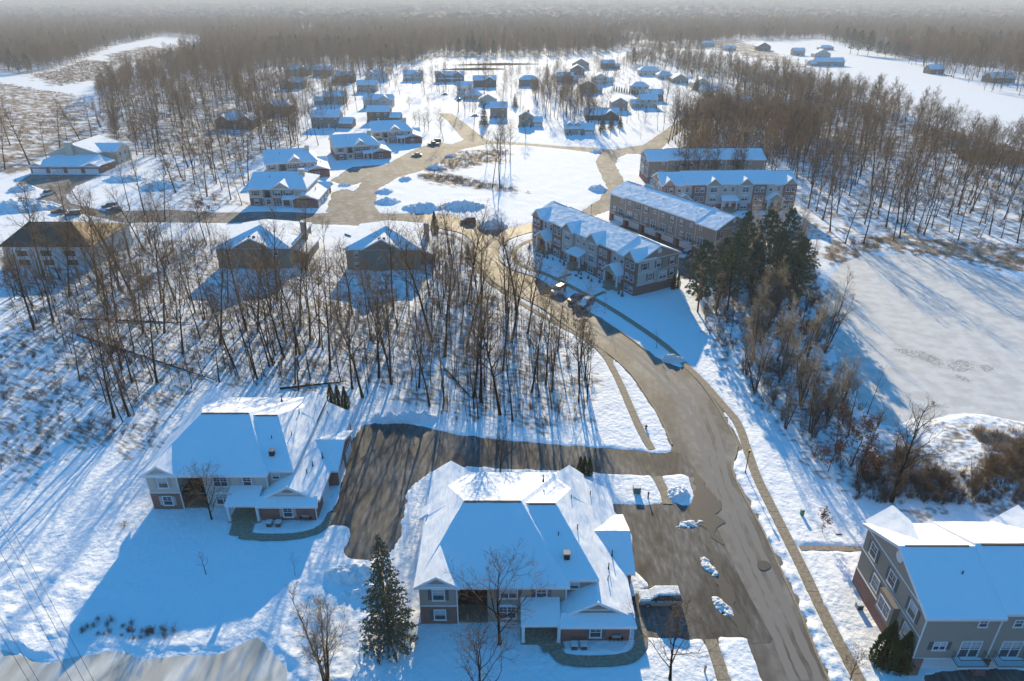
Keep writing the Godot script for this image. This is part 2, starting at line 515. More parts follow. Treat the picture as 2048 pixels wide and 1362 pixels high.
	for r in patches:
		var p := smooth_closed(poly(r[2]), 4)
		if r[1] != "wet":
			flecks(r[0], p, M[r[1]], r[3])
			continue
		p = wobble(p, r[4])
		tag(sheet(r[0], p, y if r[1] == "wet" else -0.15, M[r[1]]), r[3])
		y += 0.004
	# sidewalks, slab by slab
	var walks := [
		[[34.14, 32.49, 34.21, 45.83, 34.07, 49.90, 34.07, 54.44, 34.24, 60.40, 34.28, 65.62, 34.33, 71.50, 34.42, 77.34, 34.94, 82.65, 35.76, 90.90, 34.99, 96.11, 33.69, 103.33, 32.28, 108.94, 30.09, 117.34, 27.26, 124.22, 22.38, 134.37, 18.03, 142.11, 10.47, 153.87, 6.55, 158.61, 2.77, 162.15, 0.65, 168.49, 1.49, 177.34, 6.17, 184.29, 10.85, 187.94], 1.30, 1.50, "long concrete sidewalk beside the townhouses", "concrete"],
		[[20.87, 83.91, 20.02, 89.49, 19.48, 96.11, 18.86, 104.03, 17.60, 113.82, 15.06, 120.37, 10.66, 126.58, 7.37, 130.76, 3.07, 137.33, -2.31, 146.26, -5.23, 151.58, -7.63, 157.92, -12.06, 176.92, -15.39, 185.64, -22.31, 191.24], 1.20, 1.50, "curving concrete sidewalk beside the bare wood", "concrete"],
		[[20.34, 77.57, 20.78, 74.50, 20.67, 71.60], 1.30, 1.40, "short concrete walk across the snowy island", "concrete"],
		[[20.81, 50.15, 20.85, 49.10, 20.91, 45.44, 21.06, 40.66], 1.30, 1.40, "concrete walk leading off from the lot corner", "concrete"],
		[[35.21, 63.44, 38.27, 63.44, 43.38, 63.27], 0.80, 1.20, "shaded walk leading to the townhouse end", "concrete"],
		[[13.61, 52.94, 13.61, 50.34, 12.88, 48.50, 11.23, 47.72, 8.41, 47.49, 5.39, 47.72, 4.33, 48.80], 1.30, 1.30, "shaded concrete path round the front planting bed", "concrete"],
		[[-23.53, 69.91, -23.66, 68.00, -24.73, 66.43, -27.12, 65.53, -30.50, 65.36, -34.06, 65.71], 1.20, 1.30, "dark path in shade before the condominium porch", "concrete"],
		[[21.39, 145.66, 17.55, 141.83], 1.00, 1.20, "short path to the first townhouse porch", "concrete"],
		[[14.44, 156.89, 10.06, 152.88], 1.00, 1.20, "short path to the middle townhouse porch", "concrete"],
		[[4.33, 48.80, 3.98, 50.03], 2.40, 1.40, "shaded entrance slab under the condominium porch", "concrete"],
		[[-34.06, 65.71, -34.53, 68.47], 2.80, 1.40, "dark entrance slab under the porch roof", "concrete"],
	]
	for w in walks:
		sidewalk(w[0], w[1], w[2], w[3], w[4])

func kerb(line: PackedVector2Array, label: String) -> void:
	var body := ribbon_poly(line, 0.34)
	pave(body)
	var mb := MB.new()
	for i in line.size() - 1:
		var ends := []
		for k in 2:
			var j := i + k
			var d := (line[mini(j + 1, line.size() - 1)] - line[maxi(j - 1, 0)]).normalized()
			var nn := Vector2(-d.y, d.x)
			ends.append([line[j] + nn * 0.15, line[j] + nn * 0.12, line[j] - nn * 0.12, line[j] - nn * 0.15])
		var hs := [0.0, 0.14, 0.14, 0.0]
		for k in 3:
			var a: Vector2 = ends[0][k]
			var b: Vector2 = ends[1][k]
			var c: Vector2 = ends[1][k + 1]
			var d2: Vector2 = ends[0][k + 1]
			mb.quad(W(a.x, a.y, hs[k]), W(d2.x, d2.y, hs[k + 1]), W(c.x, c.y, hs[k + 1]), W(b.x, b.y, hs[k]))
	tag(part(mb, "kerb", M.concrete), label, "", "", "structure")

func wobble(p: PackedVector2Array, amount: float) -> PackedVector2Array:
	var o := PackedVector2Array()
	for i in p.size():
		var a := p[i]
		var b := p[(i + 1) % p.size()]
		var steps := maxi(1, int(a.distance_to(b) / 0.5))
		for k in steps:
			var q := a.lerp(b, float(k) / steps)
			o.append(q + Vector2(gnoise2.get_noise_2d(q.x * 0.8, q.y * 0.8), gnoise2.get_noise_2d(q.x * 0.8 + 90.0, q.y * 0.8)) * amount)
	return o

func smooth_closed(p: PackedVector2Array, per: int) -> PackedVector2Array:
	if per < 2:
		return p
	var o := PackedVector2Array()
	var k := p.size()
	for i in k:
		for j in per:
			o.append(p[i].cubic_interpolate(p[(i + 1) % k], p[(i + k - 1) % k], p[(i + 2) % k], float(j) / per))
	return o

# ice showing through thin snow as many small flecks
func flecks(called: String, p: PackedVector2Array, m: Material, label: String) -> void:
	var bb := bounds(p).grow(1.0)
	var mb := MB.new()
	var mid := Vector2.ZERO
	for q in p:
		mid += q / p.size()
	var wide := Geometry2D.offset_polygon(p, 0.7)
	for k in int(bb.size.x * bb.size.y * 16.0):
		var q := bb.position + Vector2(rng.randf() * bb.size.x, rng.randf() * bb.size.y)
		var inner := Geometry2D.is_point_in_polygon(q, p)
		if not inner and (rng.randf() > 0.25 or not Geometry2D.is_point_in_polygon(q, wide[0])):
			continue
		var s := rng.randf_range(0.06, 0.24) * (1.0 if inner else 0.6)
		var an := rng.randf() * TAU
		var a := Vector2(cos(an), sin(an)) * s
		var b := Vector2(-sin(an), cos(an)) * s * rng.randf_range(0.4, 0.9)
		var y := -0.095 + k * 0.000002
		mb.quad(W(q.x - a.x, q.y - a.y, y), W(q.x + b.x, q.y + b.y, y), W(q.x + a.x, q.y + a.y, y), W(q.x - b.x, q.y - b.y, y))
	tag(part(mb, called, m), label, "ice", "", "stuff")

# a concrete walk: a bed, and single slabs with open joints where they can be told apart
func sidewalk(flat: Array, width: float, slab: float, label: String, m: String) -> void:
	var line := smooth_line(flat, 5)
	var body := ribbon_poly(line, width)
	pave(body)
	var bed := sheet("sidewalk", ribbon_poly(line, width - 0.06), 0.066, M.concrete)
	tag(bed, label)
	var total := 0.0
	for i in line.size() - 1:
		total += line[i].distance_to(line[i + 1])
	var cnt := int(total / slab)
	var at := 0.0
	var seg := 0
	var ends: Array = []
	for k in cnt + 1:
		var want := total * k / cnt
		while seg < line.size() - 2 and at + line[seg].distance_to(line[seg + 1]) < want:
			at += line[seg].distance_to(line[seg + 1])
			seg += 1
		var dd := line[seg + 1] - line[seg]
		var q := line[seg] + dd.normalized() * minf(want - at, dd.length())
		var a := line[maxi(seg - 1, 0)]
		var b := line[mini(seg + 2, line.size() - 1)]
		ends.append([q, (b - a).normalized()])
	var rest := MB.new()
	for k in cnt:
		var a: Vector2 = ends[k][0]
		var b: Vector2 = ends[k + 1][0]
		var da: Vector2 = ends[k][1]
		var db: Vector2 = ends[k + 1][1]
		var cc := (b - a).normalized() * 0.022
		a += cc
		b -= cc
		var na := Vector2(-da.y, da.x) * width * 0.5
		var nb := Vector2(-db.y, db.x) * width * 0.5
		var yy := 0.085 + rng.randf_range(-0.008, 0.008)
		var mb := MB.new()
		var far := b.y > 135.0
		if far:
			mb = rest
		var p0 := [a - na, b - nb, b + nb, a + na]
		var lo := []
		var hi := []
		for q in p0:
			lo.append(Vector3(q.x, 0.05, -q.y))
			hi.append(Vector3(q.x, yy, -q.y))
		mb.quad(hi[0], hi[1], hi[2], hi[3])
		for j in 4:
			mb.quad(lo[j], lo[(j + 1) % 4], hi[(j + 1) % 4], hi[j])
		if not far:
			part(mb, "slab", M[m], bed)
	if rest.v.size() > 0:
		part(rest, "far_slab_run", M[m], bed).set_meta("kind", "stuff")

func ground_height(x: float, f: float) -> float:
	return gnoise.get_noise_2d(x, f) * 0.10 + 0.13

func build_ground() -> void:
	gnoise.seed = 4
	gnoise.frequency = 0.12
	gnoise.fractal_octaves = 3
	gnoise2.seed = 8
	gnoise2.frequency = 0.35
	gnoise2.fractal_octaves = 2
	litter = regions([[-119.18, 153.08, -115.63, 165.30, -107.46, 179.27, -83.11, 183.64, -70.02, 153.08, -48.65, 163.46, -39.92, 158.13, -19.34, 175.08, -12.63, 175.08, -7.47, 148.30, 3.81, 131.44, 12.26, 118.56, 14.47, 103.12, 10.61, 89.19, -9.85, 91.31, -15.43, 98.13, -24.97, 99.75, -28.92, 102.26, -34.54, 100.58, -52.99, 103.99, -56.45, 94.25, -62.68, 90.59, -71.70, 99.75, -89.56, 116.44, -105.31, 130.18], [42.68, 153.08, 55.88, 175.08, 80.60, 183.64, 68.93, 140.87, 59.75, 112.37, 58.38, 98.13, 58.21, 89.19, 50.04, 76.77, 44.45, 76.77, 41.82, 89.19, 40.27, 104.88, 39.09, 120.75], [120.15, 312.17, 165.81, 380.86, 156.39, 471.46, 174.10, 593.73, 195.24, 525.95, 222.10, 471.46, 208.88, 380.86, 203.02, 301.10, 252.28, 271.81, 171.39, 175.08, 116.06, 184.54, 92.65, 179.27, 83.39, 183.64, 96.76, 226.45], [-277.52, 484.05, -283.62, 593.73, -244.70, 656.51, -156.28, 484.05, -118.90, 398.04, -96.01, 324.01, -110.73, 312.17, -103.60, 271.81, -84.62, 214.21, -112.35, 217.16, -141.38, 280.98, -188.34, 336.69, -224.49, 380.86], [-107.40, 130.18, -89.56, 116.44, -61.95, 89.19, -56.11, 93.50, -53.98, 83.89, -67.40, 83.89, -67.37, 76.77, -70.10, 74.60], [55.87, 89.19, 69.98, 92.03, 100.73, 90.59, 79.26, 64.91, 67.35, 70.50, 49.72, 70.50, 45.59, 74.60]])
	marsh = regions([[-418.49, 593.73, -309.94, 511.24, -221.80, 380.86, -177.98, 312.17, -184.16, 280.98, -196.65, 263.17, -235.06, 263.17, -515.95, 613.34], [-433.63, 656.51, -435.89, 705.89, -480.99, 829.55, -423.76, 794.89, -351.56, 613.34, -354.32, 568.20], [-497.45, 908.39, -533.24, 1093.98, -421.47, 953.50, -391.33, 794.89, -434.57, 794.89], [196.36, 312.17, 276.77, 301.10, 256.05, 276.33, 187.42, 285.78], [181.81, 1145.65, 386.87, 1264.69, 329.58, 908.39, 287.38, 705.89, 282.87, 775.41, 281.63, 1003.17, 194.72, 1046.66], [-63.93, 756.83, -12.77, 781.80, 29.32, 769.12, -12.37, 756.83], [-69.43, 705.89, -31.54, 722.12, -6.80, 711.22, -35.43, 700.63], [222.33, 380.86, 229.54, 312.17, 259.94, 280.98, 241.59, 259.03, 188.64, 280.98, 189.24, 324.01], [71.47, 89.19, 99.56, 89.19, 85.61, 72.50, 68.21, 76.77], [-58.44, 49.47, -51.94, 52.34, -43.69, 51.04, -36.36, 51.23, -28.81, 49.47, -37.36, 48.86, -47.49, 48.56], [-24.13, 49.47, -19.75, 50.72, -15.96, 45.28, -20.03, 42.20], [85.80, 179.27, 105.18, 188.19, 122.57, 183.64, 164.78, 167.18, 155.78, 156.42, 126.16, 158.13, 114.23, 169.10, 98.86, 175.08, 80.58, 163.46], [-43.54, 295.83, -31.75, 306.55, -0.90, 312.17, -7.03, 285.78, -31.50, 263.17], [-37.04, 261.50, -23.81, 263.17, -8.04, 248.80, 6.28, 236.46, -11.38, 241.41, -30.45, 253.43]])
	rough = regions([[-61.33, 61.53, -41.16, 56.88, -45.46, 51.36, -52.83, 48.86, -63.15, 48.86], [31.46, 80.22, 34.71, 81.42, 34.27, 45.28, 31.32, 45.28, 31.90, 66.34], [-23.00, 61.53, -15.81, 61.53, -10.86, 51.36, -11.03, 45.28, -20.88, 45.28, -24.70, 51.36]])
	open_land = regions([[-247.51, 775.41, -118.21, 775.41, -89.75, 859.44, 56.94, 875.18, 110.24, 925.93, 195.91, 1093.98, 268.09, 1058.11, 386.87, 1264.69, 443.51, 1232.73, 536.19, 1298.32, 497.89, 1093.98, 444.53, 844.24, 481.11, 762.93, 476.61, 680.34, 545.70, 575.28, 268.09, 267.43, 206.36, 306.55, 217.96, 372.77, 233.79, 454.83, 224.31, 484.05, 195.24, 525.95, 174.10, 593.73, 156.39, 471.46, 165.81, 380.86, 111.92, 301.10, 82.56, 324.01, 38.01, 188.19, -17.35, 183.64, -81.87, 208.52, -107.55, 271.81, -98.33, 324.01, -135.73, 398.04, -244.70, 656.51], [-745.70, 829.55, -433.63, 656.51, -447.15, 733.34, -584.80, 1093.98, -655.13, 1410.56, -529.40, 1264.69, -428.67, 1035.45, -360.57, 762.93, -324.49, 593.73, -279.21, 484.05, -213.23, 365.00, -175.74, 312.17, -141.38, 280.98, -111.01, 214.21, -98.80, 153.08, -148.14, 140.87], [-990.45, 3757.92, -1034.07, 4840.15, -644.81, 3496.70, -488.07, 2592.45, -567.36, 2348.51], [-498.56, 1764.35, -451.52, 1764.35, -419.16, 1593.47, -451.08, 1593.47], [578.18, 1202.31, 707.38, 1202.31, 603.91, 1046.66, 508.55, 1024.47], [287.71, 2464.53, 385.79, 2464.53, 273.15, 1899.76, 222.57, 1899.76], [203.90, 1410.56, 268.09, 1452.31, 214.80, 1202.31, 174.42, 1202.31]])

func regions(list: Array) -> Array:
	var o := []
	for it in list:
		var p := poly(it)
		o.append([p, bounds(p)])
	return o

func lay_ground() -> void:
	var step := 0.0062
	var f0 := 30.0
	var f1 := 2600.0
	var rows := int(log(f1 / f0) / step) + 1
	var half := 1.0
	var cols := int(2.0 * half / step) + 1
	var v := PackedVector3Array()
	var c := PackedColorArray()
	v.resize(rows * cols)
	c.resize(rows * cols)
	var snow := Color(0.85, 0.86, 0.885)
	var mask := PackedByteArray()
	mask.resize(rows * cols)
	var k := 0
	for r in rows:
		var f := f0 * exp(r * step)
		for i in cols:
			var x := (-half + i * step) * (f + 12.0)
			var q := Vector2(x, f)
			var nz := gnoise.get_noise_2d(x, f)
			var n2 := gnoise2.get_noise_2d(x, f)
			var h := 0.13 + nz * 0.10 + n2 * 0.05
			var col := snow
			if f < 420.0:
				var j := q + Vector2(n2, gnoise2.get_noise_2d(x + 50.0, f)) * 0.3
				if within(paved, j):
					mask[k] = 1
				if within(frozen, q + Vector2(n2, nz) * 2.0):
					mask[k] = 2
				else:
					if within(rough, q):
						h += n2 * 0.18 + 0.06
					if within(litter, q + Vector2(n2, nz) * 5.0):
						var t := gnoise2.get_noise_2d(x * 3.1, f * 3.1) + nz * 0.6
						h += n2 * 0.12
						if t > 0.12:
							col = snow.lerp(Color(0.17, 0.125, 0.085), clampf((t - 0.12) * 4.0, 0.0, 0.8))
			if f > 300.0 and not within(open_land, q):
				var t3 := gnoise2.get_noise_2d(x * 0.5, f * 0.5) + nz
				col = snow.lerp(Color(0.19, 0.15, 0.115), clampf(t3 * 1.5 + 0.55, 0.0, 0.85))
			if f > 60.0 and within(marsh, q + Vector2(nz, n2) * (3.0 + f * 0.02)):
				var t2 := gnoise2.get_noise_2d(x * 0.35, f * 0.35) * 0.7 + nz * 0.8 + n2 * 0.4
				col = snow.lerp(Color(0.23, 0.15, 0.09), clampf((t2 + 0.36) * 3.0, 0.0, 0.92))
				h += n2 * 0.1
			v[k] = Vector3(x, h, -f)
			c[k] = col
			k += 1
	# where snow meets pavement, weigh each vertex by how much of its cell is cleared
	for r in range(1, rows - 1):
		var f := f0 * exp(r * step)
		if f > 430.0:
			break
		var cell := step * f
		for i in range(1, cols - 1):
			var at := r * cols + i
			var sum := (mask[at - 1] & 1) + (mask[at + 1] & 1) + (mask[at - cols] & 1) + (mask[at + cols] & 1) + (mask[at] & 1)
			var near_ice := false
			for o in [0, -2, 2, -2 * cols, 2 * cols]:
				if at + o >= 0 and at + o < mask.size() and mask[at + o] & 2:
					near_ice = true
			if near_ice:
				var shore := 0.0
				for a4 in 5:
					for b4 in 5:
						var q := Vector2(v[at].x + (a4 - 2) * 0.5, f + (b4 - 2) * 0.5)
						q += Vector2(gnoise2.get_noise_2d(q.x, q.y), gnoise.get_noise_2d(q.x, q.y)) * 2.0
						if within(frozen, q):
							shore += 1.0 / 25.0
				v[at].y = lerpf(v[at].y, -0.24, shore)
			if sum == 0:
				continue
			var cover := 1.0
			if sum < 5:
				cover = 0.0
				for a4 in 4:
					for b4 in 4:
						var q := Vector2(v[at].x + (a4 - 1.5) * 0.4 * cell, f + (b4 - 1.5) * 0.4 * cell)
						q += Vector2(gnoise2.get_noise_2d(q.x, q.y), gnoise2.get_noise_2d(q.x + 50.0, q.y)) * 0.3
						if within(paved, q):
							cover += 1.0 / 16.0
			v[at].y = lerpf(v[at].y, -0.16, cover)
	var nn := PackedVector3Array()
	nn.resize(rows * cols)
	for r in rows:
		for i in cols:
			var a := v[r * cols + mini(i + 1, cols - 1)] - v[r * cols + maxi(i - 1, 0)]
			var b := v[mini(r + 1, rows - 1) * cols + i] - v[maxi(r - 1, 0) * cols + i]
			nn[r * cols + i] = a.cross(b).normalized()
	var ix := PackedInt32Array()
	ix.resize((rows - 1) * (cols - 1) * 6)
	k = 0
	for r in rows - 1:
		for i in cols - 1:
			var a := r * cols + i
			ix[k] = a
			ix[k + 1] = a + cols
			ix[k + 2] = a + 1
			ix[k + 3] = a + 1
			ix[k + 4] = a + cols
			ix[k + 5] = a + cols + 1
			k += 6
	var arr := []
	arr.resize(Mesh.ARRAY_MAX)
	arr[Mesh.ARRAY_VERTEX] = v
	arr[Mesh.ARRAY_NORMAL] = nn
	arr[Mesh.ARRAY_COLOR] = c
	arr[Mesh.ARRAY_INDEX] = ix
	var am := ArrayMesh.new()
	am.add_surface_from_arrays(Mesh.PRIMITIVE_TRIANGLES, arr)
	am.surface_set_material(0, M.ground)
	tag(inst(am, "snow_ground"), "white snow cover over lawns, woods and fields", "", "", "structure")
	# the land below and beyond, out to the horizon
	var mb := MB.new()
	mb.quad(Vector3(-60000, -0.9, 4000), Vector3(60000, -0.9, 4000), Vector3(60000, -0.9, -60000), Vector3(-60000, -0.9, -60000))
	tag(part(mb, "terrain", mat(0.3, 0.27, 0.24, 0.95)), "far plain reaching to the horizon", "", "", "structure")
	canopy()

# woods too far off to tell trees apart: an uneven canopy over low hills
func canopy() -> void:
	var nz := FastNoiseLite.new()
	nz.seed = 91
	nz.frequency = 0.02
	nz.fractal_octaves = 3
	var hz := FastNoiseLite.new()
	hz.seed = 92
	hz.frequency = 0.00035
	var step := 0.006
	var f0 := 2300.0
	var rows := int(log(30000.0 / f0) / step)
	var cols := 300
	var v := PackedVector3Array()
	var c := PackedColorArray()
	for r in rows:
		var f := f0 * exp(r * step)
		for i in cols:
			var x := (-1.0 + 2.0 * i / (cols - 1)) * f
			var hill := (maxf(0.0, hz.get_noise_2d(x, f)) * 45.0 + 26.0) * smoothstep(2600.0, 9000.0, f)
			var n1 := nz.get_noise_2d(x * 60.0 / (step * f + 40.0), f * 60.0 / (step * f + 40.0))
			v.append(Vector3(x, 9.0 + n1 * 12.0 + hill + rng.randf_range(-0.9, 0.9) * minf(step * f, 60.0), -f))
			var t := clampf(0.5 + n1, 0.0, 1.0)
			var col := Color(0.10, 0.085, 0.075).lerp(Color(0.17, 0.145, 0.125), t)
			if hz.get_noise_2d(x * 6.0 + 900.0, f * 3.0) > 0.42:
				col = Color(0.05, 0.06, 0.045)
			if hz.get_noise_2d(x * 5.0, f * 3.0 + 500.0) > 0.47:
				col = Color(0.75, 0.76, 0.78)
				v[v.size() - 1].y = 1.0 + hill
			c.append(col)
	var ix := PackedInt32Array()
	for r in rows - 1:
		for i in cols - 1:
			var a := r * cols + i
			ix.append_array(PackedInt32Array([a, a + cols, a + 1, a + 1, a + cols, a + cols + 1]))
	var nn := PackedVector3Array()
	nn.resize(v.size())
	for r in rows:
		for i in cols:
			var a := v[r * cols + mini(i + 1, cols - 1)] - v[r * cols + maxi(i - 1, 0)]
			var b := v[mini(r + 1, rows - 1) * cols + i] - v[maxi(r - 1, 0) * cols + i]
			nn[r * cols + i] = a.cross(b).normalized()
	var arr := []
	arr.resize(Mesh.ARRAY_MAX)
	arr[Mesh.ARRAY_VERTEX] = v
	arr[Mesh.ARRAY_NORMAL] = nn
	arr[Mesh.ARRAY_COLOR] = c
	arr[Mesh.ARRAY_INDEX] = ix
	var am := ArrayMesh.new()
	am.add_surface_from_arrays(Mesh.PRIMITIVE_TRIANGLES, arr)
	var m := mat(1, 1, 1, 0.95)
	m.vertex_color_use_as_albedo = true
	am.surface_set_material(0, m)
	tag(inst(am, "far_woodland"), "hazy wooded hills along the horizon", "wood", "", "stuff")
# ---------------------------------------------------------------- building pieces
func up_fix(p: Array) -> Array:
	var nn: Vector3 = (p[1] - p[0]).cross(p[2] - p[0])
	if nn.y < 0.0:
		p = p.duplicate()
		p.reverse()
	return p

# roof planes as slabs: tops raised by off, thick downwards
func slabs(polys: Array, off: float, thick: float) -> MB:
	var mb := MB.new()
	for p0 in polys:
		var p: Array = up_fix(p0)
		var k: int = p.size()
		var up := Vector3.UP * off
		var dn := Vector3.UP * (off - thick)
		for i in range(1, k - 1):
			mb.tri(p[0] + up, p[i] + up, p[i + 1] + up)
			mb.tri(p[0] + dn, p[i + 1] + dn, p[i] + dn)
		for i in k:
			var a: Vector3 = p[i]
			var b: Vector3 = p[(i + 1) % k]
			mb.quad(a + dn, b + dn, b + up, a + up)
	return mb

func gable_x(x0: float, x1: float, z0: float, z1: float, he: float, hr: float) -> Array:
	var zm := (z0 + z1) * 0.5
	return [[Vector3(x0, he, z1), Vector3(x1, he, z1), Vector3(x1, hr, zm), Vector3(x0, hr, zm)],
		[Vector3(x1, he, z0), Vector3(x0, he, z0), Vector3(x0, hr, zm), Vector3(x1, hr, zm)]]

func gable_z(x0: float, x1: float, z0: float, z1: float, he: float, hr: float, xm := 1e9) -> Array:
	if xm > 1e8:
		xm = (x0 + x1) * 0.5
	return [[Vector3(x0, he, z0), Vector3(x0, he, z1), Vector3(xm, hr, z1), Vector3(xm, hr, z0)],
		[Vector3(x1, he, z1), Vector3(x1, he, z0), Vector3(xm, hr, z0), Vector3(xm, hr, z1)]]

# hip roof: eaves x0..x1, z0 (back)..z1 (front), ridge along x from r0 to r1
func hip_x(x0: float, x1: float, z0: float, z1: float, he: float, r0: float, r1: float, hr: float) -> Array:
	var zm := (z0 + z1) * 0.5
	var a := Vector3(r0, hr, zm)
	var b := Vector3(r1, hr, zm)
	return [[Vector3(x0, he, z1), Vector3(x1, he, z1), b, a], [Vector3(x1, he, z0), Vector3(x0, he, z0), a, b],
		[Vector3(x0, he, z0), Vector3(x0, he, z1), a], [Vector3(x1, he, z1), Vector3(x1, he, z0), b]]

func hip_z(x0: float, x1: float, z0: float, z1: float, he: float, r0: float, r1: float, hr: float) -> Array:
	var xm := (x0 + x1) * 0.5
	var a := Vector3(xm, hr, r0)
	var b := Vector3(xm, hr, r1)
	return [[Vector3(x0, he, z0), Vector3(x0, he, z1), b, a], [Vector3(x1, he, z1), Vector3(x1, he, z0), a, b],
		[Vector3(x0, he, z1), Vector3(x1, he, z1), b], [Vector3(x1, he, z0), Vector3(x0, he, z0), a]]

# a roof part with its snow as a sub-part
func roof(par: Node, polys: Array, m: Material, snow := 0.17, called := "roof") -> MeshInstance3D:
	var r := part(slabs(polys, 0.0, 0.2), called, m, par)
	if snow > 0.0:
		part(snow_slab(polys, snow) if snow_cell > 0.0 else slabs(polys, snow, snow - 0.012), "snow_layer", M.roof_snow, r)
	return r

var snow_cell := 0.0

func drift(p: Vector3, thick: float) -> float:
	return thick * (1.0 + gnoise.get_noise_2d(p.x * 2.2 + p.z * 1.1, p.z * 3.0) * 0.22 + gnoise2.get_noise_2d(p.x * 1.6, p.z * 1.3 + p.x) * 0.16)

# snow lying in uneven depth over the roof planes
func snow_slab(polys: Array, thick: float) -> MB:
	var mb := MB.new()
	var e := 0.12
	for p0 in polys:
		var p: Array = up_fix(p0)
		var k: int = p.size()
		var pn: Vector3 = (p[1] - p[0]).cross(p[2] - p[0]).normalized()
		var longest := 0.0
		for i in k:
			longest = maxf(longest, p[i].distance_to(p[(i + 1) % k]))
		var n := int(ceil(longest / snow_cell))
		for i in range(1, k - 1):
			var first := mb.v.size()
			var a: Vector3 = p[0]
			var b: Vector3 = p[i]
			var c: Vector3 = p[i + 1]
			for r in n + 1:
				for q in r + 1:
					var u := float(r) / n
					var w := float(q) / n
					var pt := a + (b - a) * (u - w) + (c - a) * w
					var h := drift(pt, thick)
					mb.v.append(pt + Vector3.UP * h)
					mb.n.append((pn + Vector3(h - drift(pt + Vector3(e, 0, 0), thick), 0, h - drift(pt + Vector3(0, 0, e), thick)) / e).normalized())
			for r in n:
				for q in r + 1:
					var i0 := first + r * (r + 1) / 2 + q
					var i1 := first + (r + 1) * (r + 2) / 2 + q
					mb.ix.append_array(PackedInt32Array([i0, i1 + 1, i1]))
					if q < r:
						mb.ix.append_array(PackedInt32Array([i0, i0 + 1, i1 + 1]))
		for i in k:
			var a2: Vector3 = p[i]
			var b2: Vector3 = p[(i + 1) % k]
			for s in n:
				var m0 := a2.lerp(b2, float(s) / n)
				var m1 := a2.lerp(b2, float(s + 1) / n)
				mb.quad(m0 + Vector3.UP * 0.012, m1 + Vector3.UP * 0.012, m1 + Vector3.UP * drift(m1, thick), m0 + Vector3.UP * drift(m0, thick))
	return mb

# outer wall boxes with no top, and gable triangles
func walls(mb: MB, x0: float, x1: float, z0: float, z1: float, h0: float, h1: float) -> void:
	mb.box(Vector3(x0, h0, z0), Vector3(x1, h1, z1))

func gable_wall_z(mb: MB, x0: float, x1: float, z: float, h0: float, h1: float, th := 0.2) -> void:
	var a := Vector3(x0, h0, z)
	var b := Vector3(x1, h0, z)
	var t := Vector3((x0 + x1) * 0.5, h1, z)
	var o := Vector3(0, 0, -th)
	mb.tri(a, b, t)
	mb.tri(a + o, t + o, b + o)
	mb.quad(b + o, t + o, t, b)
	mb.quad(t + o, a + o, a, t)

func gable_wall_x(mb: MB, z0: float, z1: float, x: float, h0: float, h1: float, th := 0.2) -> void:
	var a := Vector3(x, h0, z1)
	var b := Vector3(x, h0, z0)
	var t := Vector3(x, h1, (z0 + z1) * 0.5)
	var o := Vector3(-th, 0, 0)
	mb.tri(a, b, t)
	mb.tri(a + o, t + o, b + o)
	mb.quad(b + o, t + o, t, b)
	mb.quad(t + o, a + o, a, t)

func window_frame(w: float, h: float, mull: int, arch := false) -> ArrayMesh:
	var key := "wf%.2f_%.2f_%d_%s" % [w, h, mull, arch]
	if cache.has(key):
		return cache[key]
	var mb := MB.new()
	var t := 0.11
	var x := w * 0.5
	mb.box(Vector3(-x - t, -t, 0), Vector3(-x, h + t, 0.07))
	mb.box(Vector3(x, -t, 0), Vector3(x + t, h + t, 0.07))
	mb.box(Vector3(-x, h, 0), Vector3(x, h + t, 0.07))
	mb.box(Vector3(-x - t - 0.04, -t - 0.05, 0), Vector3(x + t + 0.04, 0, 0.11))
	for k in range(1, mull):
		var xx := -x + w * k / mull
		mb.box(Vector3(xx - 0.05, 0, 0), Vector3(xx + 0.05, h, 0.065))
	mb.box(Vector3(-x, h * 0.5 - 0.035, 0), Vector3(x, h * 0.5 + 0.035, 0.06))
	for k in mull:
		var xx := -x + w * (k + 0.5) / mull
		mb.box(Vector3(xx - 0.014, h * 0.5, 0), Vector3(xx + 0.014, h, 0.045))
	mb.box(Vector3(-x, h * 0.75 - 0.014, 0), Vector3(x, h * 0.75 + 0.014, 0.045))
	if arch:
		for k in 8:
			var a0 := PI * k / 8.0
			var a1 := PI * (k + 1) / 8.0
			var p := []
			for zz in [0.0, 0.07]:
				p.append(Vector3(0, h + t, zz))
				p.append(Vector3(cos(a0) * (x + t), h + t + sin(a0) * 0.28, zz))
				p.append(Vector3(cos(a1) * (x + t), h + t + sin(a1) * 0.28, zz))
			mb.tri(p[3], p[4], p[5])
			mb.quad(p[1], p[2], p[5], p[4])
	cache[key] = mb.mesh(M.trim)
	return cache[key]

func pane_mesh(w: float, h: float, m: Material, y0 := 0.0) -> ArrayMesh:
	var key := "pn%.2f_%.2f_%.2f_%d" % [w, h, y0, m.get_instance_id()]
	if not cache.has(key):
		var mb := MB.new()
		mb.box(Vector3(-w * 0.5, y0, 0.0), Vector3(w * 0.5, y0 + h, 0.022))
		cache[key] = mb.mesh(m)
	return cache[key]

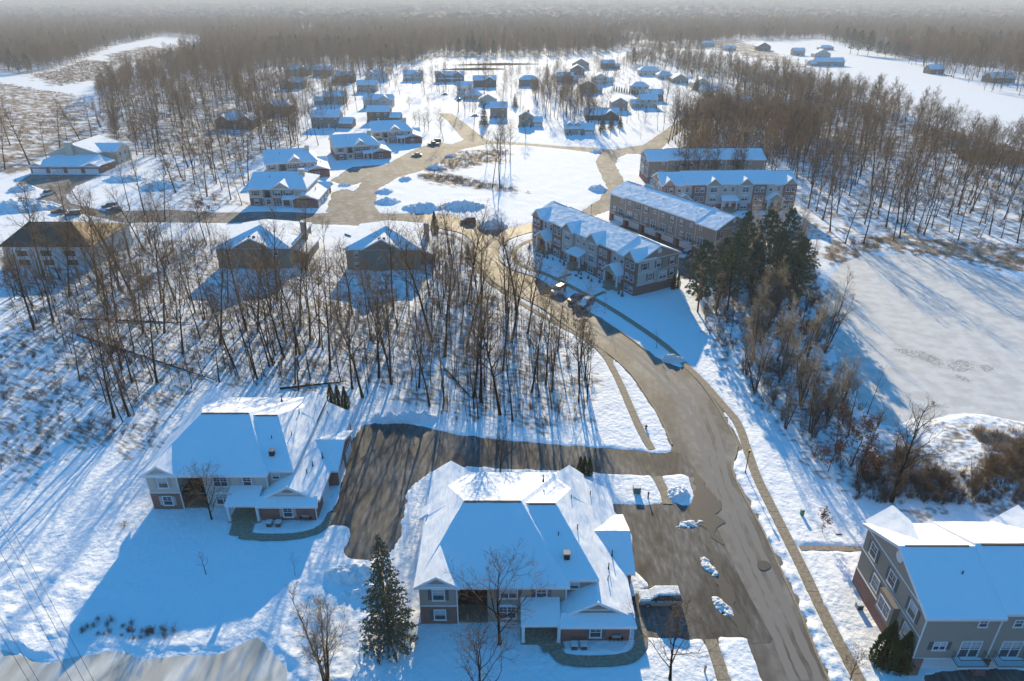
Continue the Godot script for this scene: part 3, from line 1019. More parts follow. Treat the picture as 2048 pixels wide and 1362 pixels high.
# p: middle of the sill on the wall face; yaw: direction the wall faces (0 = +z)
func window(par: Node, p: Vector3, yaw: float, w: float, h: float, shut := "", mull := 1, arch := false) -> MeshInstance3D:
	var o := inst(window_frame(w, h, mull, arch), "window", par)
	o.position = p
	o.rotation.y = yaw
	inst(pane_mesh(w, h, M.glass), "pane", o)
	var r := rng.randf()
	if r < 0.45:
		var b := inst(pane_mesh(w * 0.94, h * 0.42, M.blind, h * 0.56), "blind", o)
		b.position.z = 0.004
	if shut:
		var key := "sh%.2f" % h
		if not cache.has(key):
			var mb := MB.new()
			mb.box(Vector3(-0.2, -0.03, 0), Vector3(0.2, h + 0.05, 0.05))
			for k in int(h / 0.14):
				mb.box(Vector3(-0.15, 0.04 + k * 0.14, 0.05), Vector3(0.15, 0.12 + k * 0.14, 0.06))
			cache[key] = mb.mesh()
		for s in [-1, 1]:
			var q := inst(cache[key], "shutter", o, M[shut])
			q.position.x = s * (w * 0.5 + 0.32)
	return o

func garage_door(par: Node, p: Vector3, yaw: float, w: float, h: float) -> void:
	var key := "gd%.2f_%.2f" % [w, h]
	if not cache.has(key):
		var mb := MB.new()
		for k in 4:
			var y0 := h * k / 4.0
			mb.box(Vector3(-w * 0.5, y0 + 0.012, 0), Vector3(w * 0.5, y0 + h / 4.0 - 0.012, 0.03))
			for j in int(w / 0.8):
				var pw := w / int(w / 0.8)
				var x0 := -w * 0.5 + j * pw
				if k < 3:
					mb.box(Vector3(x0 + 0.1, y0 + 0.1, 0.03), Vector3(x0 + pw - 0.1, y0 + h / 4.0 - 0.1, 0.045))
		cache[key] = mb.mesh(M.garage)
		var gl := MB.new()
		var cnt := int(w / 0.8)
		var pw2 := w / cnt
		for j in cnt:
			var x0 := -w * 0.5 + j * pw2
			gl.box(Vector3(x0 + 0.08, h * 0.75 + 0.1, 0.03), Vector3(x0 + pw2 - 0.08, h - 0.1, 0.04))
		cache[key + "g"] = gl.mesh(M.glass)
	var o := inst(cache[key], "garage_door", par)
	o.position = p
	o.rotation.y = yaw
	inst(cache[key + "g"], "pane", o)

func door(par: Node, p: Vector3, yaw: float, w := 1.0, h := 2.1, m: Material = null) -> void:
	var mb := MB.new()
	mb.box(Vector3(-w * 0.5, 0, 0), Vector3(w * 0.5, h, 0.05))
	for s in [-1, 1]:
		for k in 2:
			mb.box(Vector3(s * w * 0.25 - w * 0.16, 0.2 + k * h * 0.45, 0.05), Vector3(s * w * 0.25 + w * 0.16, h * 0.4 + k * h * 0.45, 0.065))
	var o := part(mb, "door", m if m else M.trim, par)
	o.position = p
	o.rotation.y = yaw
	var k2 := MB.new()
	k2.bar(Vector3(w * 0.38, h * 0.45, 0.05), Vector3(w * 0.38, h * 0.45, 0.11), 0.035, 0.03, 6)
	part(k2, "handle", M.metal, o)

func column(par: Node, x: float, z: float, h0: float, h1: float, r := 0.16) -> void:
	var mb := MB.new()
	mb.box(Vector3(x - r * 1.3, h0, z - r * 1.3), Vector3(x + r * 1.3, h0 + 0.25, z + r * 1.3))
	mb.box(Vector3(x - r, h0 + 0.25, z - r), Vector3(x + r, h1 - 0.15, z + r))
	mb.box(Vector3(x - r * 1.3, h1 - 0.15, z - r * 1.3), Vector3(x + r * 1.3, h1, z + r * 1.3))
	part(mb, "column", M.trim, par)

func vent(par: Node, p: Vector3, h := 0.45, r := 0.05) -> void:
	var mb := MB.new()
	mb.bar(p - Vector3.UP * 0.3, p + Vector3.UP * h, r, r, 6)
	mb.cap(p + Vector3.UP * h, r, Vector3.UP, 6)
	mb.bar(p - Vector3.UP * 0.3, p + Vector3.UP * 0.22, r * 2.6, r * 1.1, 6)
	part(mb, "roof_vent", M.dark, par)

func railing(par: Node, a: Vector3, b: Vector3, h := 1.0) -> void:
	var mb := MB.new()
	var cnt := int(a.distance_to(b) / 0.16)
	mb.bar(a + Vector3.UP * h, b + Vector3.UP * h, 0.035, 0.035, 4)
	mb.bar(a + Vector3.UP * 0.1, b + Vector3.UP * 0.1, 0.025, 0.025, 4)
	for k in cnt + 1:
		var q := a.lerp(b, float(k) / maxi(cnt, 1))
		mb.bar(q, q + Vector3.UP * h, 0.016, 0.016, 3)
	part(mb, "railing", M.rail, par)

func box_part(par: Node, called: String, lo: Vector3, hi: Vector3, m: Material) -> MeshInstance3D:
	var mb := MB.new()
	mb.box(lo, hi)
	return part(mb, called, m, par)

# ---------------------------------------------------------------- the two brick condominiums with the garage wing (front looks to +z, d = metres back)
func condo(at: Vector3, label: String, siding: String, shut: String, tone_gutter: bool) -> Node3D:
	var o := base("condominium", at)
	tag(o, label, "apartment building", "two-storey brick and siding condominiums")
	var sd: Material = M[siding]
	var w := MB.new()
	walls(w, -9.7, -5.8, -18.7, -0.1, 2.8, 5.55)
	walls(w, -5.8, -2.6, -18.7, -3.0, 0, 5.55)
	walls(w, -2.6, 5.7, -18.7, -0.35, 0, 5.55)
	walls(w, 5.7, 8.95, -17.6, -1.1, 0, 5.55)
	gable_wall_z(w, -9.7, -5.8, -0.1, 5.55, 7.0)
	gable_wall_z(w, -9.7, -5.8, -18.5, 5.55, 7.0)
	gable_wall_z(w, 5.3, 12.3, 1.35, 3.0, 4.75)
	part(w, "wall", sd, o)
	var b := MB.new()
	walls(b, -9.73, -5.77, -18.73, -0.07, 0, 2.72)
	part(b, "brick_wall", M.brick, o)
	b = MB.new()
	walls(b, 5.1, 12.25, -18.5, 2.1, 0, 2.72)
	walls(b, 12.25, 13.4, -13.8, -4.9, 0, 2.72)
	gable_wall_x(b, -13.8, -4.9, 13.4, 2.72, 4.35)
	part(b, "brick_wall", M.brick, o)
	for e in [[Vector3(-9.78, 2.72, -18.75), Vector3(-5.72, 2.86, -0.03)], [Vector3(-9.76, 5.4, -0.1), Vector3(-5.74, 5.6, -0.04)], [Vector3(-5.82, 0, -0.1), Vector3(-5.7, 5.4, 0.02)],
			[Vector3(5.62, 0, -0.36), Vector3(5.76, 5.5, -0.28)], [Vector3(12.2, 0, 2.05), Vector3(12.32, 2.7, 2.16)], [Vector3(7.4, 3.75, 1.35), Vector3(10.1, 3.87, 1.41)], [Vector3(-8.6, 5.75, -0.1), Vector3(-6.9, 5.84, -0.05)]]:
		box_part(o, "trim", e[0], e[1], M.trim)
	# roofs
	roof(o, hip_x(-10.1, 6.0, -19.0, 0.2, 5.6, -5.46, 1.03, 8.95), M.trim, 0.17)
	roof(o, hip_x(-4.0, 9.15, -18.0, -0.8, 5.6, 0.2, 4.97, 8.62), M.trim, 0.17)
	roof(o, gable_z(-10.15, -5.4, -8.6, 0.35, 5.62, 7.15), M.trim, 0.17, "gable_roof")
	roof(o, gable_z(-10.15, -5.4, -19.2, -10.5, 5.62, 7.3), M.trim, 0.17, "gable_roof")
	roof(o, gable_z(5.4, 9.15, -18.6, -12.5, 5.58, 7.05), M.trim, 0.17, "gable_roof")
	roof(o, gable_z(-10.9, -9.0, -12.4, -10.6, 5.3, 6.0), M.trim, 0.15, "dormer_roof")
	roof(o, gable_z(4.85, 12.75, -19.0, 1.6, 2.78, 4.95), M.trim, 0.17, "garage_roof")
	roof(o, [[Vector3(4.85, 2.76, 2.75), Vector3(12.75, 2.76, 2.75), Vector3(12.5, 3.25, 1.4), Vector3(5.1, 3.25, 1.4)]], M.trim, 0.17, "skirt_roof")
	roof(o, gable_x(9.4, 13.75, -14.2, -4.5, 2.8, 4.55), M.trim, 0.17, "cross_gable_roof")
	roof(o, [[Vector3(0.9, 2.75, 2.5), Vector3(5.0, 2.75, 2.5), Vector3(5.0, 3.65, -0.3), Vector3(0.9, 3.65, -0.3)]], M.trim, 0.17, "porch_roof")
	# bare ridge strips where the snow has slid
	var rb := MB.new()
	rb.box(Vector3(-5.4, 8.98, -9.36), Vector3(1.0, 9.17, -9.14))
	rb.box(Vector3(1.9, 8.66, -9.36), Vector3(4.9, 8.82, -9.14))
	part(rb, "ridge_vent", M.shingle, o)
	var bv := box_part(o, "chimney_vent", Vector3(5.55, 6.6, -3.3), Vector3(6.15, 7.35, -2.75), M.dark)
	box_part(bv, "vent_cap", Vector3(5.48, 7.35, -3.37), Vector3(6.22, 7.45, -2.68), M.metal)
	for p in [Vector3(5.1, 7.2, -5.6), Vector3(7.0, 7.1, -12.0), Vector3(7.3, 7.0, -7.0), Vector3(10.3, 4.2, -2.2), Vector3(10.6, 4.2, -4.0), Vector3(9.8, 4.4, -16.0), Vector3(3.8, 8.0, -14.6), Vector3(11.3, 3.9, -6.3)]:
		vent(o, p, 0.75, 0.06)
	# windows on the front
	window(o, Vector3(-7.7, 3.65, -0.1), 0, 1.15, 1.45, shut, 1, true)
	var lw := window(o, Vector3(-7.65, 0.85, -0.07), 0, 1.1, 1.3, shut, 1)
	window(o, Vector3(-0.35, 3.7, -0.35), 0, 1.7, 1.35, shut, 2)
	window(o, Vector3(3.1, 3.7, -0.35), 0, 1.0, 1.4, shut, 1)
	window(o, Vector3(-0.5, 0.75, -0.35), 0, 1.75, 1.6, "", 2, true)
	window(o, Vector3(6.6, 4.3, -1.1), 0, 0.85, 0.75)
	window(o, Vector3(8.65, 0.75, 2.1), 0, 1.05, 1.35, shut, 1)
	window(o, Vector3(-3.4, 0.9, -3.0), 0, 0.9, 1.3)
	for k in 4:
		window(o, Vector3(-9.73, 3.6, -3.2 - k * 4.2), -PI / 2, 1.0, 1.35)
		window(o, Vector3(-9.76, 0.8, -3.2 - k * 4.2), -PI / 2, 1.0, 1.35)
	door(o, Vector3(-4.8, 0.1, -3.0), 0, 0.95, 2.1)
	door(o, Vector3(4.4, 0.1, -0.35), 0, 0.95, 2.1)
	door(o, Vector3(2.4, 0.1, -0.35), 0, 0.95, 2.1)
	# balcony in the recess
	box_part(o, "balcony_floor", Vector3(-5.78, 2.62, -2.98), Vector3(-2.62, 2.82, -0.15), M.rail)
	railing(o, Vector3(-5.7, 2.82, -0.2), Vector3(-2.7, 2.82, -0.2))
	door(o, Vector3(-4.0, 2.85, -3.0), 0, 1.5, 2.05, M.glass)
	box_part(o, "balcony_ceiling", Vector3(-5.8, 5.3, -3.05), Vector3(-2.6, 5.45, -0.1), M.trim)
	box_part(o, "patio", Vector3(-5.76, 0, -3.0), Vector3(-2.6, 0.24, -0.2), M.concrete)
	# entrance porch
	box_part(o, "porch_floor", Vector3(0.9, 0, -0.3), Vector3(5.08, 0.22, 2.6), M.concrete)
	column(o, 1.15, 2.25, 0, 2.62)
	column(o, 4.85, 2.25, 0, 2.62)
	box_part(o, "porch_beam", Vector3(0.95, 2.45, 2.1), Vector3(5.0, 2.6, 2.4), M.trim)
	# garage doors on the side
	for d in [-7.0, -11.6]:
		garage_door(o, Vector3(13.42, 0.05, d), PI / 2, 3.4, 2.3)
	for d in [-2.6, -16.2]:
		garage_door(o, Vector3(12.27, 0.05, d), PI / 2, 3.2, 2.3)
	box_part(o, "louver", Vector3(8.2, 3.95, 1.36), Vector3(9.3, 4.3, 1.42), M.siding_grey)
	# meters by the garage window
	var mt := MB.new()
	mt.box(Vector3(10.4, 0.75, 2.12), Vector3(11.3, 1.15, 2.3))
	for k in 4:
		mt.bar(Vector3(10.2 + k * 0.42, 0.6, 2.1), Vector3(10.2 + k * 0.42, 0.6, 2.3), 0.14, 0.14, 8)
		mt.bar(Vector3(10.2 + k * 0.42, 0.0, 2.2), Vector3(10.2 + k * 0.42, 0.6, 2.2), 0.03, 0.03, 4)
	part(mt, "utility_meter", M.metal, o)
	return o

# ---------------------------------------------------------------- cream condominiums with the front dormer and chimney
func condo_dormer(at: Vector3, yaw: float, label: String, ridge_hint := 0.0) -> Node3D:
	var o := base("condominium", at, yaw)
	tag(o, label, "apartment building", "cream condominiums along the loop road")
	var w := MB.new()
	walls(w, -11.5, 7.0, -18.5, 0, 2.8, 5.55)
	walls(w, -7.0, -4.2, -18.4, 0.0, 0.0, 5.5)
	gable_wall_x(w, -18.5, 0.0, -11.3, 5.55, 8.85)
	gable_wall_z(w, -3.9, 2.1, 0.35, 5.5, 7.45)
	gable_wall_z(w, 3.0, 11.0, 2.4, 3.0, 4.2)
	part(w, "wall", M.siding_cream, o)
	var b := MB.new()
	walls(b, -11.53, -7.3, -18.53, 0.03, 0, 2.72)
	walls(b, -3.9, 7.03, -18.53, 0.03, 0, 2.72)
	walls(b, 3.0, 11.0, -17.0, 3.0, 0, 2.72)
	part(b, "brick_wall", M.brick, o)
	var t := MB.new()
	t.box(Vector3(-11.56, 2.7, -18.56), Vector3(7.06, 2.84, 0.06))
	t.box(Vector3(-7.32, 0, 0.0), Vector3(-7.2, 5.5, 0.1))
	t.box(Vector3(-4.05, 0, 0.0), Vector3(-3.93, 5.5, 0.1))
	part(t, "trim", M.trim, o)
	var hip := [[Vector3(-12.0, 5.6, 0.4), Vector3(7.4, 5.6, 0.4), Vector3(3.4, 9.0, -9.2), Vector3(-12.0, 9.0, -9.2)],
		[Vector3(7.4, 5.6, -18.9), Vector3(-12.0, 5.6, -18.9), Vector3(-12.0, 9.0, -9.2), Vector3(3.4, 9.0, -9.2)],
		[Vector3(7.4, 5.6, 0.4), Vector3(7.4, 5.6, -18.9), Vector3(3.4, 9.0, -9.2)]]
	roof(o, hip, M.trim, 0.17)
	roof(o, gable_z(-4.3, 2.5, -7.5, 0.8, 5.5, 7.75), M.trim, 0.15, "dormer_roof")
	roof(o, [[Vector3(5.6, 4.6, -17.3), Vector3(5.6, 4.6, 3.2), Vector3(11.5, 2.8, 3.2), Vector3(11.5, 2.8, -17.3)]], M.trim, 0.17, "garage_roof")
	roof(o, gable_z(2.6, 11.4, -1.0, 3.4, 2.8, 4.5), M.trim, 0.15, "front_gable_roof")
	roof(o, [[Vector3(-0.6, 2.8, 2.6), Vector3(3.4, 2.8, 2.6), Vector3(3.4, 3.6, 0.0), Vector3(-0.6, 3.6, 0.0)]], M.trim, 0.15, "porch_roof")
	roof(o, gable_x(7.2, 11.9, -17.2, -12.4, 2.8, 4.3), M.trim, 0.15, "cross_gable_roof")
	var ch := box_part(o, "chimney", Vector3(3.4, 6.0, -8.6), Vector3(5.0, 10.1, -7.2), M.siding_cream)
	box_part(ch, "chimney_cap", Vector3(3.3, 10.1, -8.7), Vector3(5.1, 10.3, -7.1), M.pile_snow)
	window(o, Vector3(-9.4, 3.55, 0.0), 0, 1.3, 1.4, "shutter")
	window(o, Vector3(-9.4, 0.8, 0.03), 0, 1.3, 1.4, "shutter")
	window(o, Vector3(-5.6, 0.8, 0.0), 0, 1.2, 1.4)
	window(o, Vector3(-2.2, 3.55, 0.35), 0, 1.9, 1.4, "shutter", 2)
	window(o, Vector3(1.2, 3.55, 0.35), 0, 1.9, 1.4, "shutter", 2)
	window(o, Vector3(5.2, 4.0, 0.0), 0, 1.0, 0.9)
	window(o, Vector3(-2.2, 0.8, 0.03), 0, 1.8, 1.5, "", 2)
	window(o, Vector3(6.6, 0.8, 3.0), 0, 1.2, 1.3)
	box_part(o, "balcony_floor", Vector3(-7.1, 2.72, 0.0), Vector3(-4.1, 2.92, 1.2), M.trim)
	railing(o, Vector3(-7.1, 2.9, 1.15), Vector3(-4.1, 2.9, 1.15))
	door(o, Vector3(-5.6, 2.92, 0.0), 0, 1.6, 2.0, M.glass)
	door(o, Vector3(1.6, 0.1, 0.03), 0)
	column(o, -0.4, 2.4, 0, 2.7)
	column(o, 2.9, 2.9, 0, 2.7)
	for k in 4:
		garage_door(o, Vector3(11.02, 0.05, 1.0 - k * 4.5), PI / 2, 3.4, 2.3)
	for p in [Vector3(-6, 8.0, -6), Vector3(5.0, 7.2, -9.5), Vector3(8.5, 4.2, -6)]:
		vent(o, p, 0.6, 0.07)
	return o

# brown-walled condominiums in the wood, seen from behind
func condo_back(at: Vector3, label: String) -> Node3D:
	var o := base("condominium", at)
	tag(o, label, "apartment building", "brown-backed condominiums in the wood")
	var w := MB.new()
	walls(w, -9.0, 9.0, -20.0, 0, 0, 5.55)
	walls(w, 9.0, 11.8, -16.0, -4.0, 0, 2.75)
	walls(w, -2.0, 2.0, -0.1, 0.6, 0, 5.4)
	part(w, "wall", M.siding_taupe, o)
	roof(o, hip_z(-9.5, 9.5, -20.5, 0.5, 5.6, -12.5, -7.5, 9.0), M.trim)
	roof(o, gable_z(-5.0, 5.0, -7.6, 1.0, 5.6, 8.2), M.trim, 0.15, "gable_roof")
	roof(o, [[Vector3(9.0, 4.0, -16.4), Vector3(9.0, 4.0, -3.6), Vector3(12.3, 2.8, -3.6), Vector3(12.3, 2.8, -16.4)]], M.trim, 0.15, "garage_roof")
	var g := MB.new()
	gable_wall_z(g, -4.6, 4.6, 0.55, 5.5, 7.9)
	part(g, "gable_wall", M.siding_taupe, o)
	for s in [-1, 1]:
		var lv := MB.new()
		lv.bar(Vector3(s * 0.55, 7.9, -0.6), Vector3(s * 0.55, 8.35, -0.6), 0.38, 0.3, 10)
		lv.cap(Vector3(s * 0.55, 8.35, -0.6), 0.3, Vector3.UP, 10)
		part(lv, "roof_vent", M.dark, o)
	for x in [-6.5, 5.5]:
		window(o, Vector3(x, 3.6, 0.0), 0, 1.0, 1.3)
		window(o, Vector3(x, 0.8, 0.0), 0, 1.0, 1.3)
	var ch := box_part(o, "chimney", Vector3(9.0, 2.8, -12.5), Vector3(10.2, 8.6, -11.0), M.siding_taupe)
	box_part(ch, "chimney_cap", Vector3(8.95, 8.6, -12.55), Vector3(10.25, 8.75, -10.95), M.pile_snow)
	return o

# ---------------------------------------------------------------- three-storey townhouse row; front looks to +z, garages to -z
func townhouses(at: Vector3, yaw: float, units: int, label: String, front_col: String, back_col: String, faces: String) -> Node3D:
	var o := base("townhouse_row", at, yaw)
	tag(o, label, "townhouses", "three-storey townhouse rows")
	var uw := 7.15
	var L := uw * units
	var x0 := -L * 0.5
	var fm: Material = M[front_col]
	var bm: Material = M[back_col]
	var he := 8.3
	var hr := 11.1
	var w := MB.new()
	walls(w, x0, -x0, -6.0, 0.0, 2.4, he)
	gable_wall_x(w, -6.05, 6.05, -x0, he, hr - 0.1)
	gable_wall_x(w, -6.05, 6.05, x0 + 0.2, he, hr - 0.1)
	part(w, "wall", bm, o)
	var wf := MB.new()
	walls(wf, x0 + 0.01, -x0 - 0.01, -0.5, 6.0, 2.4, he - 0.01)
	part(wf, "front_wall", fm, o)
	var bw := MB.new()
	walls(bw, x0 - 0.03, -x0 + 0.03, -5.2, 6.04, 0, 2.4)
	for k in units + 1:
		bw.box(Vector3(x0 + k * uw - 0.55 + (0.52 if k == 0 else 0.0) - (0.52 if k == units else 0.0), 0, -6.1), Vector3(x0 + k * uw + 0.55 + (0.52 if k == 0 else 0.0) - (0.52 if k == units else 0.0), 2.5, -5.2))
	part(bw, "brick_wall", M.brick, o)
	var t := MB.new()
	t.box(Vector3(x0 - 0.06, 2.4, -6.06), Vector3(-x0 + 0.06, 2.55, 6.06))
	for s in [-1, 1]:
		t.box(Vector3(s * (-x0 - 0.02) - 0.05, 8.12, -6.08), Vector3(s * (-x0 - 0.02) + 0.05, 8.28, 6.08))
		t.box(Vector3(s * (-x0 - 0.02) - 0.05, 5.25, -6.08), Vector3(s * (-x0 - 0.02) + 0.05, 5.38, 6.08))
	for k in range(0, units + 1):
		t.box(Vector3(x0 + k * uw - 0.06, 2.6, -6.09), Vector3(x0 + k * uw + 0.06, he, -6.0))
	part(t, "trim", M.trim, o)
	# roof in stepped lengths with thin breaks between
	var brk := [0, 1, units - 1, units] if units > 3 else [0, 1, units]
	for k in brk.size() - 1:
		var a: float = x0 + brk[k] * uw - (0.45 if k == 0 else 0.0)
		var b: float = x0 + brk[k + 1] * uw + (0.45 if k == brk.size() - 2 else 0.0)
		var up := 0.0 if k != 1 else 0.22
		roof(o, gable_x(a, b, -6.5 + up * 1.5, 6.5, he + up, hr + up), M.trim, 0.15)
		var rv := MB.new()
		rv.box(Vector3(a + 0.6, hr + up + 0.03, -0.1), Vector3(b - 0.6, hr + up + 0.19, 0.1))
		part(rv, "ridge_vent", M.shingle, o)
	for k in units:
		vent(o, Vector3(x0 + (k + 0.35) * uw, 9.9, -2.6), 0.6, 0.06)
	var lv := MB.new()
	for s in [-1, 1]:
		lv.bar(Vector3(s * (-x0 - 0.02), 9.8, 0), Vector3(s * (-x0 + 0.05), 9.8, 0), 0.6, 0.6, 14)
		lv.cap(Vector3(s * (-x0 + 0.05), 9.8, 0), 0.6, Vector3(s, 0, 0), 14)
	part(lv, "gable_vent", M.trim, o)
	if faces.contains("b"):
		for k in units:
			var cx := x0 + (k + 0.5) * uw
			garage_door(o, Vector3(cx, 0.02, -5.21), PI, 5.2, 2.25)
			var m := 1.0 if k % 2 == 0 else -1.0
			# french door with a small balcony
			window(o, Vector3(cx + m * 1.6, 2.75, -6.0), PI, 1.8, 2.05, "", 2)
			window(o, Vector3(cx - m * 1.4, 3.75, -6.0), PI, 1.1, 0.95, "shutter", 2)
			var bf := box_part(o, "balcony_floor", Vector3(cx + m * 1.6 - 1.5, 2.45, -7.2), Vector3(cx + m * 1.6 + 1.5, 2.6, -6.0), M.trim)
			box_part(bf, "snow_layer", Vector3(cx + m * 1.6 - 1.45, 2.61, -7.1), Vector3(cx + m * 1.6 + 1.45, 2.68, -6.1), M.roof_snow)
			railing(o, Vector3(cx + m * 1.6 - 1.45, 2.62, -7.15), Vector3(cx + m * 1.6 + 1.45, 2.62, -7.15))
			railing(o, Vector3(cx + m * 1.6 - 1.45, 2.62, -7.15), Vector3(cx + m * 1.6 - 1.45, 2.62, -6.1))
			railing(o, Vector3(cx + m * 1.6 + 1.45, 2.62, -7.15), Vector3(cx + m * 1.6 + 1.45, 2.62, -6.1))
			window(o, Vector3(cx + m * 1.9, 6.9, -6.0), PI, 0.7, 0.75)
			if k > 0 and k < units - 1:
				window(o, Vector3(cx - m * 1.8, 6.3, -6.0), PI, 1.1, 1.4, "shutter")
	for s in [-1, 1]:
		if faces.contains("r") and s == 1 or faces.contains("l") and s == -1:
			var xx: float = s * -x0
			var yw: float = s * PI / 2
			for z in [-4.0, 0.0, 4.0]:
				window(o, Vector3(xx + s * 0.01, 6.0, z), yw, 1.15, 1.5, "shutter")
			for z in [-4.2, 2.2]:
				window(o, Vector3(xx + s * 0.01, 3.2, z), yw, 1.15, 1.5, "shutter")
			var bay := MB.new()
			bay.box(Vector3(xx - 0.05 if s > 0 else xx - 0.65, 2.5, -2.4), Vector3(xx + 0.65 if s > 0 else xx + 0.05, 5.2, 0.4))
			part(bay, "bay", fm, o)
			window(o, Vector3(xx + s * 0.66, 3.2, -1.0), yw, 1.9, 1.4, "", 2)
	if faces.contains("g"):
		for gx in [x0 + 2.55, x0 + 16.3, -x0 - 16.3, -x0 - 2.55]:
			roof(o, gable_z(gx - 2.5, gx + 2.5, 0.8, 7.0, he, he + 2.15), M.trim, 0.15, "gable_roof")
	if faces.contains("f"):
		var segs := [["brick", 4.0, true], ["porch", 5.7, false], ["brick", 4.4, false], ["siding", 4.5, true], ["awning", 5.7, false], ["siding", 4.5, true], ["brick", 4.4, false], ["porch", 5.7, false], ["brick", 4.0, true]]
		var x := x0
		for sg in segs:
			var sw: float = sg[1]
			var xa := x
			var xb := x + sw
			var cx := (xa + xb) * 0.5
			x = xb
			var zf := 6.0
			if sg[0] == "brick" or sg[0] == "siding":
				zf = 6.6
				var bb := MB.new()
				bb.box(Vector3(xa, 0, 5.9), Vector3(xb, he - 0.03 if sg[0] == "brick" else 2.4, zf))
				part(bb, "brick_bay", M.brick, o)
				if sg[0] == "siding":
					var sb := MB.new()
					sb.box(Vector3(xa + 0.01, 2.4, 5.9), Vector3(xb - 0.01, he - 0.03, zf))
					part(sb, "siding_bay", fm, o)
				for hh in [0.75, 3.35, 6.15]:
					if sg[0] == "brick":
						for s in [-1, 1]:
							window(o, Vector3(cx + s * 0.85, hh, zf), 0, 1.0, 1.45 if hh > 1 else 1.3)
					else:
						window(o, Vector3(cx, hh, zf), 0, 1.9, 1.45, "shutter_light" if hh > 1 else "", 2, hh > 1)
			if sg[2]:
				var gb := MB.new()
				gable_wall_z(gb, xa, xb, zf, he - 0.03, he + 1.75)
				part(gb, "gable_wall", M.siding_tan, o)
				roof(o, gable_z(maxf(xa - 0.3, x0 - 0.05), minf(xb + 0.3, -x0 + 0.05), 0.8, zf + 0.4, he, he + 2.05), M.trim, 0.15, "gable_roof")
			if sg[0] == "porch" or sg[0] == "awning":
				for s in [-1, 1]:
					window(o, Vector3(cx + s * 1.25, 6.2, zf), 0, 0.95, 1.4, "", 1, sg[0] == "awning")
					door(o, Vector3(cx + s * 1.0, 1.2, zf), 0, 1.0, 2.1)
				box_part(o, "stoop", Vector3(xa + 0.4, 0, 6.0), Vector3(xb - 0.4, 1.15, 8.2), M.concrete)
				for k in 4:
					box_part(o, "step", Vector3(cx - 1.2, 0, 8.2 + k * 0.32), Vector3(cx + 1.2, 0.92 - k * 0.23, 8.52 + k * 0.32), M.concrete)
				column(o, xa + 0.55, 8.0, 1.15, 4.0)
				column(o, xb - 0.55, 8.0, 1.15, 4.0)
				if sg[0] == "porch":
					roof(o, gable_z(xa + 0.05, xb - 0.05, 6.0, 8.7, 4.0, 6.0), M.trim, 0.15, "porch_roof")
					var pg := MB.new()
					gable_wall_z(pg, xa + 0.3, xb - 0.3, 8.3, 3.95, 5.75)
					part(pg, "porch_gable", M.siding_tan, o)
				else:
					roof(o, [[Vector3(xa + 0.1, 4.0, 8.7), Vector3(xb - 0.1, 4.0, 8.7), Vector3(xb - 0.3, 4.9, 6.0), Vector3(xa + 0.3, 4.9, 6.0)]], M.trim, 0.15, "porch_roof")
	return o

